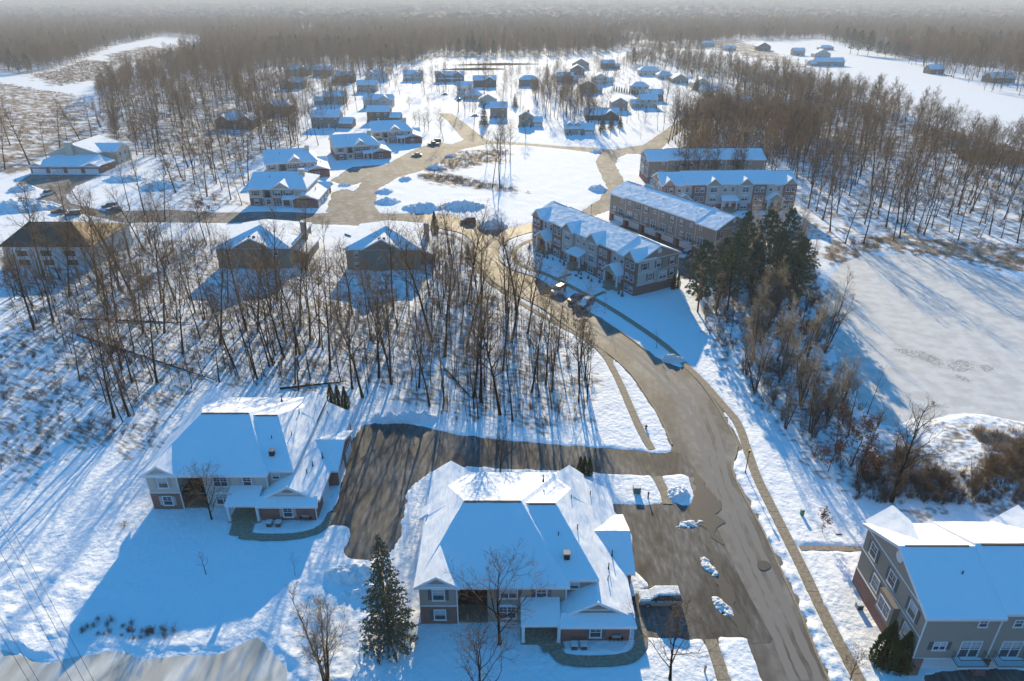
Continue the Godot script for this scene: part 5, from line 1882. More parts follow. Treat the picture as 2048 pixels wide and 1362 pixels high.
# ---------------------------------------------------------------- vehicles
# length along x, nose to -x; sections give (x, half width, floor, shoulder height)
func car(at: Vector3, yaw: float, style: String, paint: Color, snow: bool, label: String, category := "car") -> void:
	var o := base("parked_" + ("truck" if style == "pickup" else "car"), at, yaw)
	tag(o, label, category, "parked vehicles")
	var pm := StandardMaterial3D.new()
	pm.albedo_color = paint
	pm.roughness = 0.35
	pm.clearcoat_enabled = true
	pm.clearcoat = 0.7
	pm.clearcoat_roughness = 0.1
	var Ln: float = {"suv": 4.75, "sedan": 4.7, "pickup": 5.7}[style]
	var hw := 0.93
	var sh: float = {"suv": 1.0, "sedan": 0.88, "pickup": 1.05}[style]
	var rf: float = {"suv": 1.72, "sedan": 1.43, "pickup": 1.85}[style]
	var hl := Ln * 0.5
	var prof := []
	# body loft: x, half width, bottom, top
	for s in [[-hl, 0.74, 0.42, 0.72], [-hl + 0.12, 0.84, 0.32, 0.82], [-hl + 0.6, 0.91, 0.26, sh - 0.06], [-hl * 0.42, hw, 0.24, sh], [hl * 0.4, hw, 0.24, sh + 0.02], [hl - 0.5, 0.91, 0.26, sh], [hl - 0.1, 0.86, 0.34, sh - 0.06], [hl, 0.78, 0.45, sh - 0.2]]:
		prof.append(s)
	var b := MB.new()
	var ring := func(s: Array) -> Array:
		return [Vector3(s[0], s[2], s[1] * 0.92), Vector3(s[0], s[2] + 0.12, s[1]), Vector3(s[0], s[3] - 0.12, s[1] * 1.0), Vector3(s[0], s[3], s[1] * 0.9), Vector3(s[0], s[3], -s[1] * 0.9), Vector3(s[0], s[3] - 0.12, -s[1]), Vector3(s[0], s[2] + 0.12, -s[1]), Vector3(s[0], s[2], -s[1] * 0.92)]
	for i in prof.size() - 1:
		var r0: Array = ring.call(prof[i])
		var r1: Array = ring.call(prof[i + 1])
		for k in 8:
			var k2 := (k + 1) % 8
			b.quad(r0[k], r1[k], r1[k2], r0[k2])
	for e in [[prof[0], -1.0], [prof[prof.size() - 1], 1.0]]:
		var rr: Array = ring.call(e[0])
		for k in range(1, 7):
			if e[1] > 0:
				b.tri(rr[0], rr[k + 1], rr[k])
			else:
				b.tri(rr[0], rr[k], rr[k + 1])
	part(b, "body", pm, o)
	# cabin
	var c0: float = {"suv": -hl + 1.25, "sedan": -hl + 1.35, "pickup": -hl + 1.55}[style]
	var c1: float = {"suv": hl - 0.08, "sedan": hl - 0.75, "pickup": hl - 1.9}[style]
	var t0 := c0 + (0.75 if style != "pickup" else 0.6)
	var t1: float = c1 - {"suv": 0.3, "sedan": 0.75, "pickup": 0.15}[style]
	var lo := sh - 0.03
	var g := MB.new()
	g.hexa([Vector3(c0, lo, -0.84), Vector3(c1, lo, -0.84), Vector3(c1, lo, 0.84), Vector3(c0, lo, 0.84), Vector3(t0, rf - 0.06, -0.66), Vector3(t1, rf - 0.06, -0.66), Vector3(t1, rf - 0.06, 0.66), Vector3(t0, rf - 0.06, 0.66)])
	part(g, "window_glass", M.glass, o)
	var rp := MB.new()
	rp.hexa([Vector3(t0 - 0.06, rf - 0.07, -0.69), Vector3(t1 + 0.06, rf - 0.07, -0.69), Vector3(t1 + 0.06, rf - 0.07, 0.69), Vector3(t0 - 0.06, rf - 0.07, 0.69), Vector3(t0 + 0.06, rf, -0.6), Vector3(t1 - 0.04, rf, -0.6), Vector3(t1 - 0.04, rf, 0.6), Vector3(t0 + 0.06, rf, 0.6)])
	part(rp, "roof_panel", pm, o)
	for s in [-1, 1]:
		var pl := MB.new()
		for u in [0.0, 0.36, 0.68, 1.0]:
			pl.bar(Vector3(lerpf(c0, c1, u), lo, s * 0.85), Vector3(lerpf(t0, t1, u), rf - 0.05, s * 0.675), 0.05, 0.045, 4)
		part(pl, "pillar", pm, o)
		var mr := MB.new()
		mr.hexa([Vector3(c0 + 0.42, sh, s * 0.98 - 0.1), Vector3(c0 + 0.56, sh, s * 0.98 - 0.1), Vector3(c0 + 0.56, sh, s * 0.98 + 0.1), Vector3(c0 + 0.42, sh, s * 0.98 + 0.1), Vector3(c0 + 0.45, sh + 0.17, s * 0.98 - 0.09), Vector3(c0 + 0.56, sh + 0.17, s * 0.98 - 0.09), Vector3(c0 + 0.56, sh + 0.17, s * 0.98 + 0.09), Vector3(c0 + 0.45, sh + 0.17, s * 0.98 + 0.09)])
		part(mr, "mirror", M.dark, o)
		for x in [-hl + 0.92, hl - 0.98]:
			var wl := MB.new()
			wl.bar(Vector3(x, 0.34, s * 0.72), Vector3(x, 0.34, s * 0.95), 0.35, 0.35, 16)
			wl.cap(Vector3(x, 0.34, s * 0.95), 0.35, Vector3(0, 0, s), 16)
			var wn := part(wl, "wheel", M.dark, o)
			var rm := MB.new()
			rm.bar(Vector3(x, 0.34, s * 0.94), Vector3(x, 0.34, s * 0.965), 0.23, 0.2, 12)
			rm.cap(Vector3(x, 0.34, s * 0.965), 0.2, Vector3(0, 0, s), 12)
			part(rm, "rim", M.metal, wn)
		box_part(o, "headlight", Vector3(-hl - 0.01, 0.62, s * 0.58 - 0.16), Vector3(-hl + 0.16, 0.76, s * 0.58 + 0.16), M.trim)
		box_part(o, "tail_light", Vector3(hl - 0.12, sh - 0.36, s * 0.64 - 0.12), Vector3(hl + 0.02, sh - 0.12, s * 0.64 + 0.12), red_lamp())
	if style == "pickup":
		box_part(o, "cargo_bed", Vector3(c1 + 0.1, sh - 0.06, -0.78), Vector3(hl - 0.12, sh + 0.05, 0.78), M.dark)
	if snow:
		var sn := MB.new()
		var grid := 9
		var rr := RandomNumberGenerator.new()
		rr.seed = 5
		var lumps := []
		for i in grid + 1:
			lumps.append([])
			for j in grid + 1:
				var ed := minf(minf(i, grid - i), minf(j, grid - j))
				lumps[i].append((0.02 if ed < 1 else 0.15) + rr.randf_range(-0.015, 0.015))
		for area in [[t0 - 0.1, t1 + 0.08, 0.69, rf - 0.04, rf - 0.04], [-hl + 0.1, c0 + 0.05, 0.82, sh - 0.12, sh - 0.02], [c0 - 0.02, t0, 0.76, sh, rf - 0.05]]:
			var pt := func(i: int, j: int) -> Vector3:
				var u := float(i) / grid
				return Vector3(lerpf(area[0], area[1], u), lerpf(area[3], area[4], u) + lumps[i][j], lerpf(-area[2], area[2], float(j) / grid))
			for i in grid:
				for j in grid:
					sn.quad(pt.call(i, j), pt.call(i, j + 1), pt.call(i + 1, j + 1), pt.call(i + 1, j))
		part(sn, "snow_cover", M.pile_snow, o)

func red_lamp() -> Material:
	if not M.has("red_lens"):
		M.red_lens = mat(0.35, 0.02, 0.02, 0.3)
	return M.red_lens

# ---------------------------------------------------------------- street furniture
func lamp_post(at: Vector3, h: float, label: String) -> void:
	var o := base("street_lamp", at)
	tag(o, label, "street lamp", "lamp posts along the road")
	var p := MB.new()
	p.bar(Vector3(0, 0, 0), Vector3(0, 0.5, 0), 0.14, 0.1, 8)
	p.bar(Vector3(0, 0.5, 0), Vector3(0, h - 0.7, 0), 0.06, 0.05, 8)
	part(p, "pole", M.rail, o)
	var hd := MB.new()
	hd.bar(Vector3(0, h - 0.7, 0), Vector3(0, h - 0.25, 0), 0.12, 0.22, 8)
	part(hd, "lantern", M.blind, o)
	var c := MB.new()
	c.bar(Vector3(0, h - 0.25, 0), Vector3(0, h, 0), 0.26, 0.03, 8)
	part(c, "cap", M.siding_yellow, o)

func mound(called: String, label: String, at: Vector3, size: Vector3, seed_: int, m: Material, lump := 0.35, group := "", cells := 26, yaw := 0.0) -> void:
	var nz := FastNoiseLite.new()
	nz.seed = seed_
	nz.frequency = 0.55
	nz.fractal_octaves = 4
	var mb := MB.new()
	var g := cells
	var pts := []
	for i in g + 1:
		pts.append([])
		for j in g + 1:
			var u := -1.0 + 2.0 * i / g
			var w := -1.0 + 2.0 * j / g
			var x := u * size.x * 0.5
			var z := w * size.z * 0.5
			var rad := sqrt(u * u + w * w) + nz.get_noise_2d(x * 0.7 + 40.0, z * 0.7) * 0.25
			var hh := maxf(0.0, 1.0 - rad * rad)
			var n1 := nz.get_noise_2d(x, z)
			var n2 := nz.get_noise_2d(x * 3.1, z * 3.1)
			pts[i].append(Vector3(x, (hh * size.y * (1.0 + n1 * 0.5)) + (n1 * lump + n2 * lump * 0.5) * minf(1.0, hh * 4.0) - (0.25 if hh < 0.02 else 0.0), z))
	for i in g:
		for j in g:
			mb.quad(pts[i][j], pts[i][j + 1], pts[i + 1][j + 1], pts[i + 1][j])
	var o := part(mb, called, m)
	o.position = at
	o.rotation.y = yaw
	tag(o, label, "snow pile", group)

func ac_unit(at: Vector3, label: String) -> void:
	var o := base("air_conditioner", at)
	tag(o, label, "air conditioner", "air conditioners beside the houses")
	box_part(o, "housing", Vector3(-0.32, 0.05, -0.32), Vector3(0.32, 0.7, 0.32), M.metal)
	var g := MB.new()
	for k in 7:
		g.box(Vector3(-0.29, 0.1 + k * 0.08, 0.32), Vector3(0.29, 0.13 + k * 0.08, 0.34))
	part(g, "grille", M.dark, o)
	box_part(o, "snow_cap", Vector3(-0.33, 0.7, -0.33), Vector3(0.33, 0.82, 0.33), M.pile_snow)

func hydrant(at: Vector3) -> void:
	var o := base("fire_hydrant", at)
	tag(o, "red fire hydrant standing in the snow beside the concrete walk", "fire hydrant")
	var m := mat(0.45, 0.03, 0.03, 0.4)
	var b := MB.new()
	b.bar(Vector3(0, 0, 0), Vector3(0, 0.1, 0), 0.17, 0.17, 10)
	b.bar(Vector3(0, 0.1, 0), Vector3(0, 0.65, 0), 0.12, 0.12, 10)
	b.bar(Vector3(0, 0.65, 0), Vector3(0, 0.85, 0), 0.16, 0.03, 10)
	part(b, "barrel", m, o)
	for s in [-1, 1]:
		var n := MB.new()
		n.bar(Vector3(s * 0.1, 0.5, 0), Vector3(s * 0.24, 0.5, 0), 0.07, 0.07, 8)
		n.cap(Vector3(s * 0.24, 0.5, 0), 0.07, Vector3(s, 0, 0), 8)
		part(n, "nozzle", m, o)

func utility_box(at: Vector3, s: Vector3, m: Material, label: String) -> void:
	var o := base("utility_box", at)
	tag(o, label, "utility box")
	box_part(o, "cabinet", Vector3(-s.x / 2, 0, -s.z / 2), Vector3(s.x / 2, s.y, s.z / 2), m)
	box_part(o, "lid", Vector3(-s.x / 2 - 0.04, s.y, -s.z / 2 - 0.04), Vector3(s.x / 2 + 0.04, s.y + 0.08, s.z / 2 + 0.04), m)
	box_part(o, "snow_cap", Vector3(-s.x / 2, s.y + 0.08, -s.z / 2), Vector3(s.x / 2, s.y + 0.16, s.z / 2 - 0.1), M.pile_snow)

func cable(a: Vector3, b: Vector3, label: String) -> void:
	var mb := MB.new()
	var p := a
	for k in 12:
		var t := (k + 1) / 12.0
		var q := a.lerp(b, t) - Vector3.UP * 4.0 * 1.2 * t * (1.0 - t)
		mb.bar(p, q, 0.016, 0.016, 5)
		p = q
	tag(part(mb, "power_cable", M.trim), label, "cable", "overhead power cables")

func log_trunk(a: Vector3, b: Vector3, r: float, label: String) -> void:
	var o := base("fallen_trunk", a)
	tag(o, label, "fallen tree", "fallen trunks in the wood")
	var mb := MB.new()
	var d := b - a
	var p := Vector3(0, r, 0)
	for k in 5:
		var q := d * (k + 1) / 5.0 + Vector3(0, r * (1.0 - 0.12 * k), 0) + Vector3(0, 0.06 * sin(k * 2.0), 0)
		mb.bar(p, q, r * (1.0 - 0.14 * k), r * (1.0 - 0.14 * (k + 1)), 6)
		p = q
	part(mb, "stem", M.bark_grey, o)
	var rr := RandomNumberGenerator.new()
	rr.seed = int(absf(a.x) * 10)
	var br := MB.new()
	for k in 9:
		var q := d * rr.randf_range(0.4, 1.0) + Vector3(0, r, 0)
		br.bar(q, q + Vector3(rr.randf_range(-1.5, 1.5), rr.randf_range(0.3, 1.6), rr.randf_range(-1.5, 1.5)), 0.05, 0.015, 3)
	part(br, "branch", M.bark_grey, o)
	var sn := MB.new()
	sn.bar(Vector3(0, r * 1.55, 0), d * 0.8 + Vector3(0, r * 1.1, 0), r * 0.6, r * 0.35, 5)
	part(sn, "snow_layer", M.pile_snow, o)
# ---------------------------------------------------------------- the scene
func _ready() -> void:
	rng.seed = 11
	setup_world()
	setup_materials()
	build_ground()
	build_pavement()
	# footprints kept free of trees
	for r in [[-12, 48, 15, 72], [-50, 66, -22, 91], [-76, 158, -52, 184], [-44, 156, -20, 182], [-130, 158, -102, 182], [-84, 140, -50, 158], [-50, 138, -20, 158]]:
		var p := PackedVector2Array([Vector2(r[0], r[1]), Vector2(r[2], r[1]), Vector2(r[2], r[3]), Vector2(r[0], r[3])])
		keep_out.append([p, bounds(p)])
	lay_ground()
	buildings()
	make_kinds()
	woods()
	things()

func buildings() -> void:
	snow_cell = 0.8
	condo(W(0, 52), "taupe condominium with blue-shaded snowy roof beside the pointed spruce", "siding_grey", "shutter", false)
	condo(W(-37.3, 70.5), "cream and dark-brick condominium with snowy roof above the blue shaded lawn", "siding_light", "shutter_light", true)
	condo_dormer(W(-73.5, 219.0), 0.03, "white-sided condominium with dormer at the corner of the loop road")
	condo_dormer(W(-80.5, 259.5), 0.32, "cream condominium with chimney behind the corner one", 0.0)
	condo_dormer(W(-62.5, 293.0), 0.36, "cream condominium with four garages facing the parked car")
	condo_dormer(W(-53.5, 328.5), 0.22, "cream condominium beside the green pickup truck")
	condo_back(W(-63.9, 160.6), "brown-backed condominium in the wood with a rusty oak behind")
	condo_back(W(-31.8, 159.6), "brown-backed condominium next to the pointed evergreen by the junction")
	condo_garage_side(W(-172.5, 265.5))
	building_site(W(-115.6, 162.0))
	townhouses(W(22.2, 164.5), 2.0943951 + PI + 0.012, 6, "townhouse row with brick bays and porches above the parked cars", "siding_light", "siding_taupe", "fr")
	townhouses(W(45.8, 187.8), 2.0943951 + 0.012, 6, "grey-backed townhouse row with white garages behind the pines", "siding_light", "siding_taupe", "bl")
	townhouses(W(68.0, 219.5), 0.05, 6, "townhouse row with snowy gables facing the alley", "siding_light", "siding_taupe", "fl")
	townhouses(W(70.2, 256.2), PI + 0.06, 6, "plain-backed townhouse row in front of the bare wood", "siding_light", "siding_taupe", "br")
	townhouses(W(39.1 + 21.45, 51.9), PI, 6, "taupe townhouse row with blue-shaded snowy roof by the two thick evergreens", "siding_taupe", "siding_grey", "brg")
	snow_cell = 0.0
	var list := [
		[-189.8, 647.2, 19.9, 10.0, 5.4, "x", "siding_tan", 0.0, "g", "tan house behind bare trees, beside a smaller grey house"],
		[-168.4, 647.2, 16.8, 10.0, 5.4, "x", "siding_grey", 0.0, "s", "grey house half hidden behind bare trunks"],
		[-135.7, 589.1, 14.6, 11.0, 5.4, "x", "siding_brown", -3.0, "g", "brown house with snowy front gable before the tall wood"],
		[-113.1, 605.9, 17.8, 10.0, 5.4, "h", "siding_white", 0.0, "gl", "white hipped house backing onto the tall wood"],
		[-106.0, 526.8, 13.8, 9.0, 5.4, "x", "siding_tan", 0.0, "", "plain tan house back below the white hipped house"],
		[-170.9, 545.8, 8.3, 12.0, 5.2, "z", "siding_sage", 0.0, "", "green-grey gabled house among bare trunks"],
		[-162.3, 547.8, 9.4, 9.0, 5.0, "x", "siding_grey", 0.0, "", "small grey house next to the green-grey gabled house"],
		[-114.2, 460.1, 13.1, 9.0, 5.4, "x", "siding_tan", -6.0, "n", "tan house with lower wing beside leafless trees"],
		[-83.5, 446.1, 18.0, 9.0, 5.0, "x", "siding_light", 0.0, "g", "long light-grey house with sunlit front gable"],
		[-73.5, 390.6, 12.3, 9.0, 5.6, "x", "siding_brown", 6.0, "n", "brown house back with low wing behind the condominiums"],
		[-97.8, 370.9, 14.6, 10.0, 5.6, "x", "siding_taupe", 7.0, "n", "taupe house with wing in shade of bare trees"],
		[-138.7, 420.0, 17.0, 10.0, 4.6, "h", "siding_grey", 0.0, "gl", "grey hipped house with snowy roof above the fence line"],
		[-144.6, 368.9, 19.5, 12.0, 4.4, "h", "siding_brown", 0.0, "G", "broad brown house with several snowy gables in the wood"],
		[-82.6, 605.9, 15.8, 9.0, 5.4, "x", "siding_cream", 0.0, "gp", "cream house with porch at the end of the side street"],
		[-51.4, 597.4, 23.3, 9.0, 5.4, "x", "siding_blue", 0.0, "Gp", "blue-grey house with twin front gables and porch"],
		[-21.1, 558.1, 17.7, 10.0, 5.4, "x", "siding_brown", 0.0, "g", "brown house with large front gable and pale garage"],
		[-33.4, 507.6, 10.9, 9.0, 6.4, "x", "siding_white", 0.0, "", "tall white house with blank back wall"],
		[-26.1, 485.7, 12.5, 10.0, 3.0, "h", "siding_cream", 0.0, "", "low cream house joined to the pale gabled house"],
		[-15.5, 460.7, 11.2, 12.0, 3.2, "z", "siding_light", 0.0, "", "pale gabled house facing the side street"],
		[-7.6, 404.7, 9.6, 9.0, 5.8, "x", "siding_taupe", 0.0, "", "taupe house with plain back behind a dark spruce"],
		[7.4, 375.7, 7.4, 9.0, 5.4, "z", "siding_tan", 5.0, "c", "tan house with chimney and garage facing the snowy loop"],
		[31.2, 351.1, 9.2, 11.0, 3.0, "x", "siding_tan", 5.0, "d", "storey-and-half tan house with two snowy roof dormers"],
		[50.5, 395.9, 18.6, 11.0, 3.0, "x", "siding_brown", 0.0, "g", "low brown house with sunlit gable behind dark shrubs"],
		[65.4, 433.7, 9.4, 13.0, 4.8, "z", "siding_grey", 0.0, "", "grey gabled house beside a row of small evergreens"],
		[70.4, 579.3, 10.3, 10.0, 5.2, "z", "siding_cream", 5.0, "s", "cream shuttered house with low wing near the frozen river"],
		[54.5, 522.2, 11.2, 11.0, 5.2, "z", "siding_tan", 5.0, "n", "tan gabled house beyond the clump of bare trees"],
		[67.3, 716.6, 15.6, 11.0, 5.0, "z", "siding_grey", 0.0, "", "grey gabled house closest to the frozen river bend"],
		[59.0, 656.9, 12.1, 10.0, 5.0, "z", "siding_brown", 0.0, "", "brown gabled house below the grey river house"],
		[93.9, 717.4, 13.2, 9.0, 5.4, "x", "siding_brown", 5.0, "n", "dark brown house with low wing by the river trees"],
		[43.3, 593.5, 13.4, 9.0, 5.0, "x", "siding_blue", 4.0, "n", "blue-grey house behind tall bare trunks"],
		[13.0, 566.0, 15.2, 10.0, 5.0, "h", "siding_sage", 0.0, "", "sage house in bare trees at the meadow edge"],
		[122.4, 649.2, 18.6, 11.0, 4.4, "h", "siding_cream", 0.0, "", "cream hipped house against the riverside saplings"],
		[130.5, 621.5, 12.3, 11.0, 3.2, "h", "siding_light", 0.0, "", "light low house next to the cream hipped house"],
		[136.2, 588.4, 12.9, 12.0, 3.2, "z", "siding_tan", 0.0, "", "tan low house with sunlit gable roof by bare saplings"],
		[143.2, 546.7, 12.4, 13.0, 4.4, "z", "siding_yellow", 0.0, "", "yellow gabled house behind a pointed spruce"],
		[139.1, 503.7, 11.9, 11.0, 3.2, "x", "siding_yellow", 0.0, "g", "yellow low house with snowy front gable"],
		[139.1, 474.3, 6.9, 11.0, 3.4, "z", "siding_cream", 0.0, "", "small cream gabled house beside the yellow low house"],
		[143.1, 445.5, 11.8, 10.0, 3.6, "x", "siding_cream", 0.0, "", "cream house whose rear roof is in blue shade"],
		[118.4, 405.9, 6.8, 10.0, 3.2, "z", "siding_brown", 0.0, "", "small dark house behind rust-leaved trees"],
		[130.7, 399.2, 8.7, 11.0, 5.2, "z", "siding_tan", -6.0, "n", "tall tan gabled house at the edge of the bare wood"],
		[91.5, 517.1, 12.5, 9.0, 5.4, "h", "siding_light", 0.0, "", "light-grey house behind small evergreen row"],
		[95.1, 477.4, 10.3, 9.0, 4.6, "x", "siding_brown", 0.0, "", "brown house behind the cream corner house"],
		[85.0, 446.1, 11.2, 9.0, 5.0, "x", "siding_cream", -5.0, "n", "cream corner house with low garage wing"],
		[284.1, 1075.5, 17.3, 10.0, 5.0, "h", "siding_cream", 0.0, "", "cream far house beyond the river at the marsh"],
		[291.9, 990.8, 16.0, 9.0, 3.2, "x", "siding_white", 0.0, "", "small white far house among brown bushes"],
		[335.7, 988.0, 18.0, 11.0, 5.2, "z", "siding_brown", 0.0, "", "brown far house with bright gable roof"],
		[348.4, 896.9, 13.9, 10.0, 5.8, "x", "siding_grey", 0.0, "", "grey far house on the open snowy rise"],
		[363.6, 864.2, 18.7, 11.0, 4.0, "z", "siding_cream", 0.0, "", "cream far house beside the big pines"],
		[324.8, 749.1, 28.5, 12.0, 4.4, "x", "siding_grey", -6.0, "n", "long grey far house with row of tiny evergreens"],
		[576.4, 1487.2, 28.8, 11.0, 4.0, "h", "siding_blue", 0.0, "", "lone far house up in the wooded slope"],
		[385.6, 662.9, 12.7, 12.0, 4.5, "x", "siding_brown", 0.0, "", "brown far house under spreading oaks across the ice"],
		[397.5, 587.9, 18.6, 14.0, 4.0, "x", "siding_brown", 0.0, "", "dark far house among oaks above the frozen shore"],
		[423.7, 998.1, 18.8, 10.0, 3.4, "h", "siding_grey", 0.0, "", "low far house in front of the tall pines"],
	]
	for h in list:
		yards.append(h)
		var hp := PackedVector2Array([Vector2(h[0] - h[2] * 0.5 - 6.0, h[1] - 3.0), Vector2(h[0] + h[2] * 0.5 + 6.0, h[1] - 3.0), Vector2(h[0] + h[2] * 0.5 + 6.0, h[1] + h[3] + 2.0), Vector2(h[0] - h[2] * 0.5 - 6.0, h[1] + h[3] + 2.0)])
		keep_out.append([hp, bounds(hp)])
		house(W(h[0], h[1]), 0.0, h[2], h[3], h[4], h[5], h[6], h[7], h[8], h[9])

var yards := []

func woods() -> void:
	var ry := RandomNumberGenerator.new()
	ry.seed = 77
	for h in yards:
		for s in [-0.45, -0.15, 0.4]:
			if ry.randf() < 0.75:
				plant("spruce2", "evergreen_shrub", W(h[0] + h[2] * s + ry.randf_range(-0.6, 0.6), h[1] - ry.randf_range(2.6, 3.6)), ry.randf() * TAU, ry.randf_range(0.16, 0.36), "small round evergreen shrub planted before a detached house", "shrub", "evergreen shrubs before the detached houses")
	var r := RandomNumberGenerator.new()
	r.seed = 900
	var marks1 := [[-112, 150, "beside the unfinished building"], [-40, 97, "behind the cream condominium's snowy roof"], [13, 112, "beside the curving sidewalk"], [-18, 98, "behind the big ploughed snow pile"], [-64, 146, "in front of the brown condominium with the rusty oak"], [-32, 146, "in front of the brown condominium by the junction"], [-80, 104, "at the open scrubby edge of the wood"], [-30, 121, "in the middle of the wood"], [-8, 96, "above the drive behind the taupe condominium"], [-100, 128, "near the snow-dusted fallen trunk"]]
	var marks2 := [[52, 138, "among the dark pines"], [64, 112, "on the bank above the frozen pond"], [44, 104, "on the slope above the sidewalk"], [50, 84, "near the dark leaning tree"], [40, 122, "at the foot of the pines"]]
	var marks3 := [[76, 215, "beside the end of the townhouse rows"], [90, 165, "at the brushy rim of the frozen pond"], [130, 170, "in the open wood past the frozen pond"], [120, 230, "deep in the wood past the frozen pond"]]
	var marks4 := [[-95, 225, "beside the white-sided condominium"], [-130, 250, "beside the cream garage row"], [-110, 300, "deep in the wood by the cream condominiums"], [-120, 215, "by the snow heap at the site cars"], [-150, 330, "at the edge of the tan marsh"]]
	# --- trees at feet one can see
	var known := [-62.2, 103.8, -62.3, 114.6, -70.9, 123.2, -94.4, 144.4, -87.1, 135.6, -89.4, 145.2, -68.0, 133.8, -53.9, 125.1, -45.8, 106.5, -50.8, 109.8, -44.0, 119.0, -42.7, 113.2, -40.1, 114.6, -43.5, 126.8, -37.9, 103.5, -39.7, 120.3, -36.5, 131.9, -100.0, 142.3, -61.6, 93.0, -63.8, 92.5, -27.8, 120.3, -25.5, 134.6, -23.6, 142.3, -15.5, 119.7, -13.6, 96.2, -6.5, 98.9, 0.1, 91.5, -5.2, 97.2, -6.8, 141.2, -10.0, 139.2, -0.9, 133.8, 1.2, 133.8, 8.7, 116.0, 3.3, 100.6, 5.9, 103.0, -1.9, 93.5, -21.1, 103.5, -25.2, 98.9, -44.2, 109.5, -56.8, 118.6, -64.4, 130.2, -75.4, 140.9, -103.6, 153.1, -33.0, 108.5, -31.1, 116.4, -37.4, 118.6]
	var i := 0
	while i < known.size():
		var x: float = known[i]
		var f: float = known[i + 1]
		var kk := "forest%d" % ((i / 2) % 6)
		var ss := r.randf_range(0.85, 1.12)
		plant(kk, "bare_tree", W(x, f), r.randf() * TAU, ss, tree_words(Vector2(x, f), kk, ss, "tree", marks1), "tree", "trees of the wood behind the condominiums", Vector2(r.randf_range(-0.03, 0.12), r.randf_range(-0.05, 0.05)))
		i += 2
	var w1 := poly([-119.18, 153.08, -115.63, 165.30, -107.46, 179.27, -83.11, 183.64, -70.02, 153.08, -48.65, 163.46, -39.92, 158.13, -19.34, 175.08, -12.63, 175.08, -7.47, 148.30, 3.81, 131.44, 12.26, 118.56, 14.47, 103.12, 10.61, 89.19, -9.85, 91.31, -15.43, 98.13, -24.97, 99.75, -28.92, 102.26, -34.54, 100.58, -52.99, 103.99, -56.45, 94.25, -62.68, 90.59, -71.70, 99.75, -89.56, 116.44, -105.31, 130.18])
	for q in scatter(w1, 100, 1, 3.4):
		var kk := "forest%d" % r.randi_range(0, 5)
		var ss := r.randf_range(0.6, 0.95)
		plant(kk, "bare_tree", W(q.x, q.y), r.randf() * TAU, ss, tree_words(q, kk, ss, "tree", marks1), "tree", "trees of the wood behind the condominiums", Vector2(r.randf_range(-0.05, 0.12), r.randf_range(-0.06, 0.06)))
	for q in scatter(w1, 210, 2, 1.8):
		var kk := "sapling%d" % r.randi_range(0, 3)
		var ss := r.randf_range(0.6, 1.15)
		plant(kk, "sapling", W(q.x, q.y), r.randf() * TAU, ss, tree_words(q, kk, ss, "sapling", marks1), "sapling", "saplings of the wood behind the condominiums", Vector2(r.randf_range(-0.1, 0.15), r.randf_range(-0.1, 0.1)))
	var thin := []
	for q in scatter(w1, 150, 31, 2.0):
		thin.append(W(q.x, q.y))
	mass("brush", "crowd of slim leafless poles under the tall trees behind the condominiums", ["sapling0", "sapling1", "sapling3"], thin, 0.9, 1.4)
	var br := []
	for q in scatter(w1, 2600, 3):
		br.append(W(q.x, q.y, 0.05))
	mass("brush", "low leafless brush under the trees behind the condominiums", ["shrub0", "shrub2", "sapling2", "shrub3", "sapling0"], br, 0.22, 0.6)
	# --- bank beside the pond
	var w2 := poly([42.68, 153.08, 55.88, 175.08, 80.60, 183.64, 68.93, 140.87, 59.75, 112.37, 58.38, 98.13, 58.21, 89.19, 50.04, 76.77, 44.45, 76.77, 41.82, 89.19, 40.27, 104.88, 39.09, 120.75])
	for q in scatter(w2, 46, 4, 2.6):
		var kk := "pale%d" % r.randi_range(0, 2)
		var ss := r.randf_range(0.55, 0.95)
		plant(kk, "pale_tree", W(q.x, q.y), r.randf() * TAU, ss, tree_words(q, kk, ss, "many-stemmed tree", marks2), "tree", "pale trees on the pond bank")
	for q in scatter(w2, 26, 5, 2.0):
		var kk := "sapling%d" % r.randi_range(0, 3)
		var ss := r.randf_range(0.7, 1.2)
		plant(kk, "sapling", W(q.x, q.y), r.randf() * TAU, ss, tree_words(q, kk, ss, "sapling", marks2), "sapling", "saplings on the pond bank")
	var b2 := []
	for q in scatter(w2, 420, 6):
		b2.append(W(q.x, q.y, 0.05))
	mass("brush", "tangled leafless brush on the pond bank", ["shrub0", "shrub3", "shrub1", "shrub3"], b2, 0.5, 1.15)
	var ye := 2.0943951 + PI + 0.012
	for lx in [-20.0, -18.6, -14.8, -11.0, -9.6, -7.8, -5.6, -3.2, 3.4, 5.4, 7.4, 9.2, 11.0, 18.6, 20.2]:
		plant("spruce2", "foundation_shrub", W(22.2, 164.5) + Basis(Vector3.UP, ye) * Vector3(lx, 0, r.randf_range(8.2, 9.6)), r.randf() * TAU, r.randf_range(0.12, 0.2), "low dark shrub in the bed before the townhouse porches", "shrub", "shrubs before the townhouse porches")
	for lz in [2.6, 4.0]:
		plant("cedar1", "arborvitae", W(22.2, 164.5) + Basis(Vector3.UP, ye) * Vector3(22.8, 0, lz - 8.0), r.randf() * TAU, 0.9, "dark upright evergreen against the townhouse end wall", "evergreen", "evergreens at the townhouse end wall")
	# --- pines by the townhouses
	for p in [[39.85, 134.03, 0], [47.34, 143.77, 1], [52.66, 148.30, 2], [59.47, 153.08, 0], [64.27, 153.08, 2], [64.96, 145.25, 1], [58.30, 140.87, 0], [53.26, 140.87, 1], [46.67, 135.35, 2], [60.20, 135.35, 0]]:
		plant("pine%d" % p[2], "pine_tree", W(p[0], p[1]), r.randf() * TAU, r.randf_range(0.85, 1.0), "dark green pine in the clump at the end of the townhouses", "tree", "pines beside the townhouses")
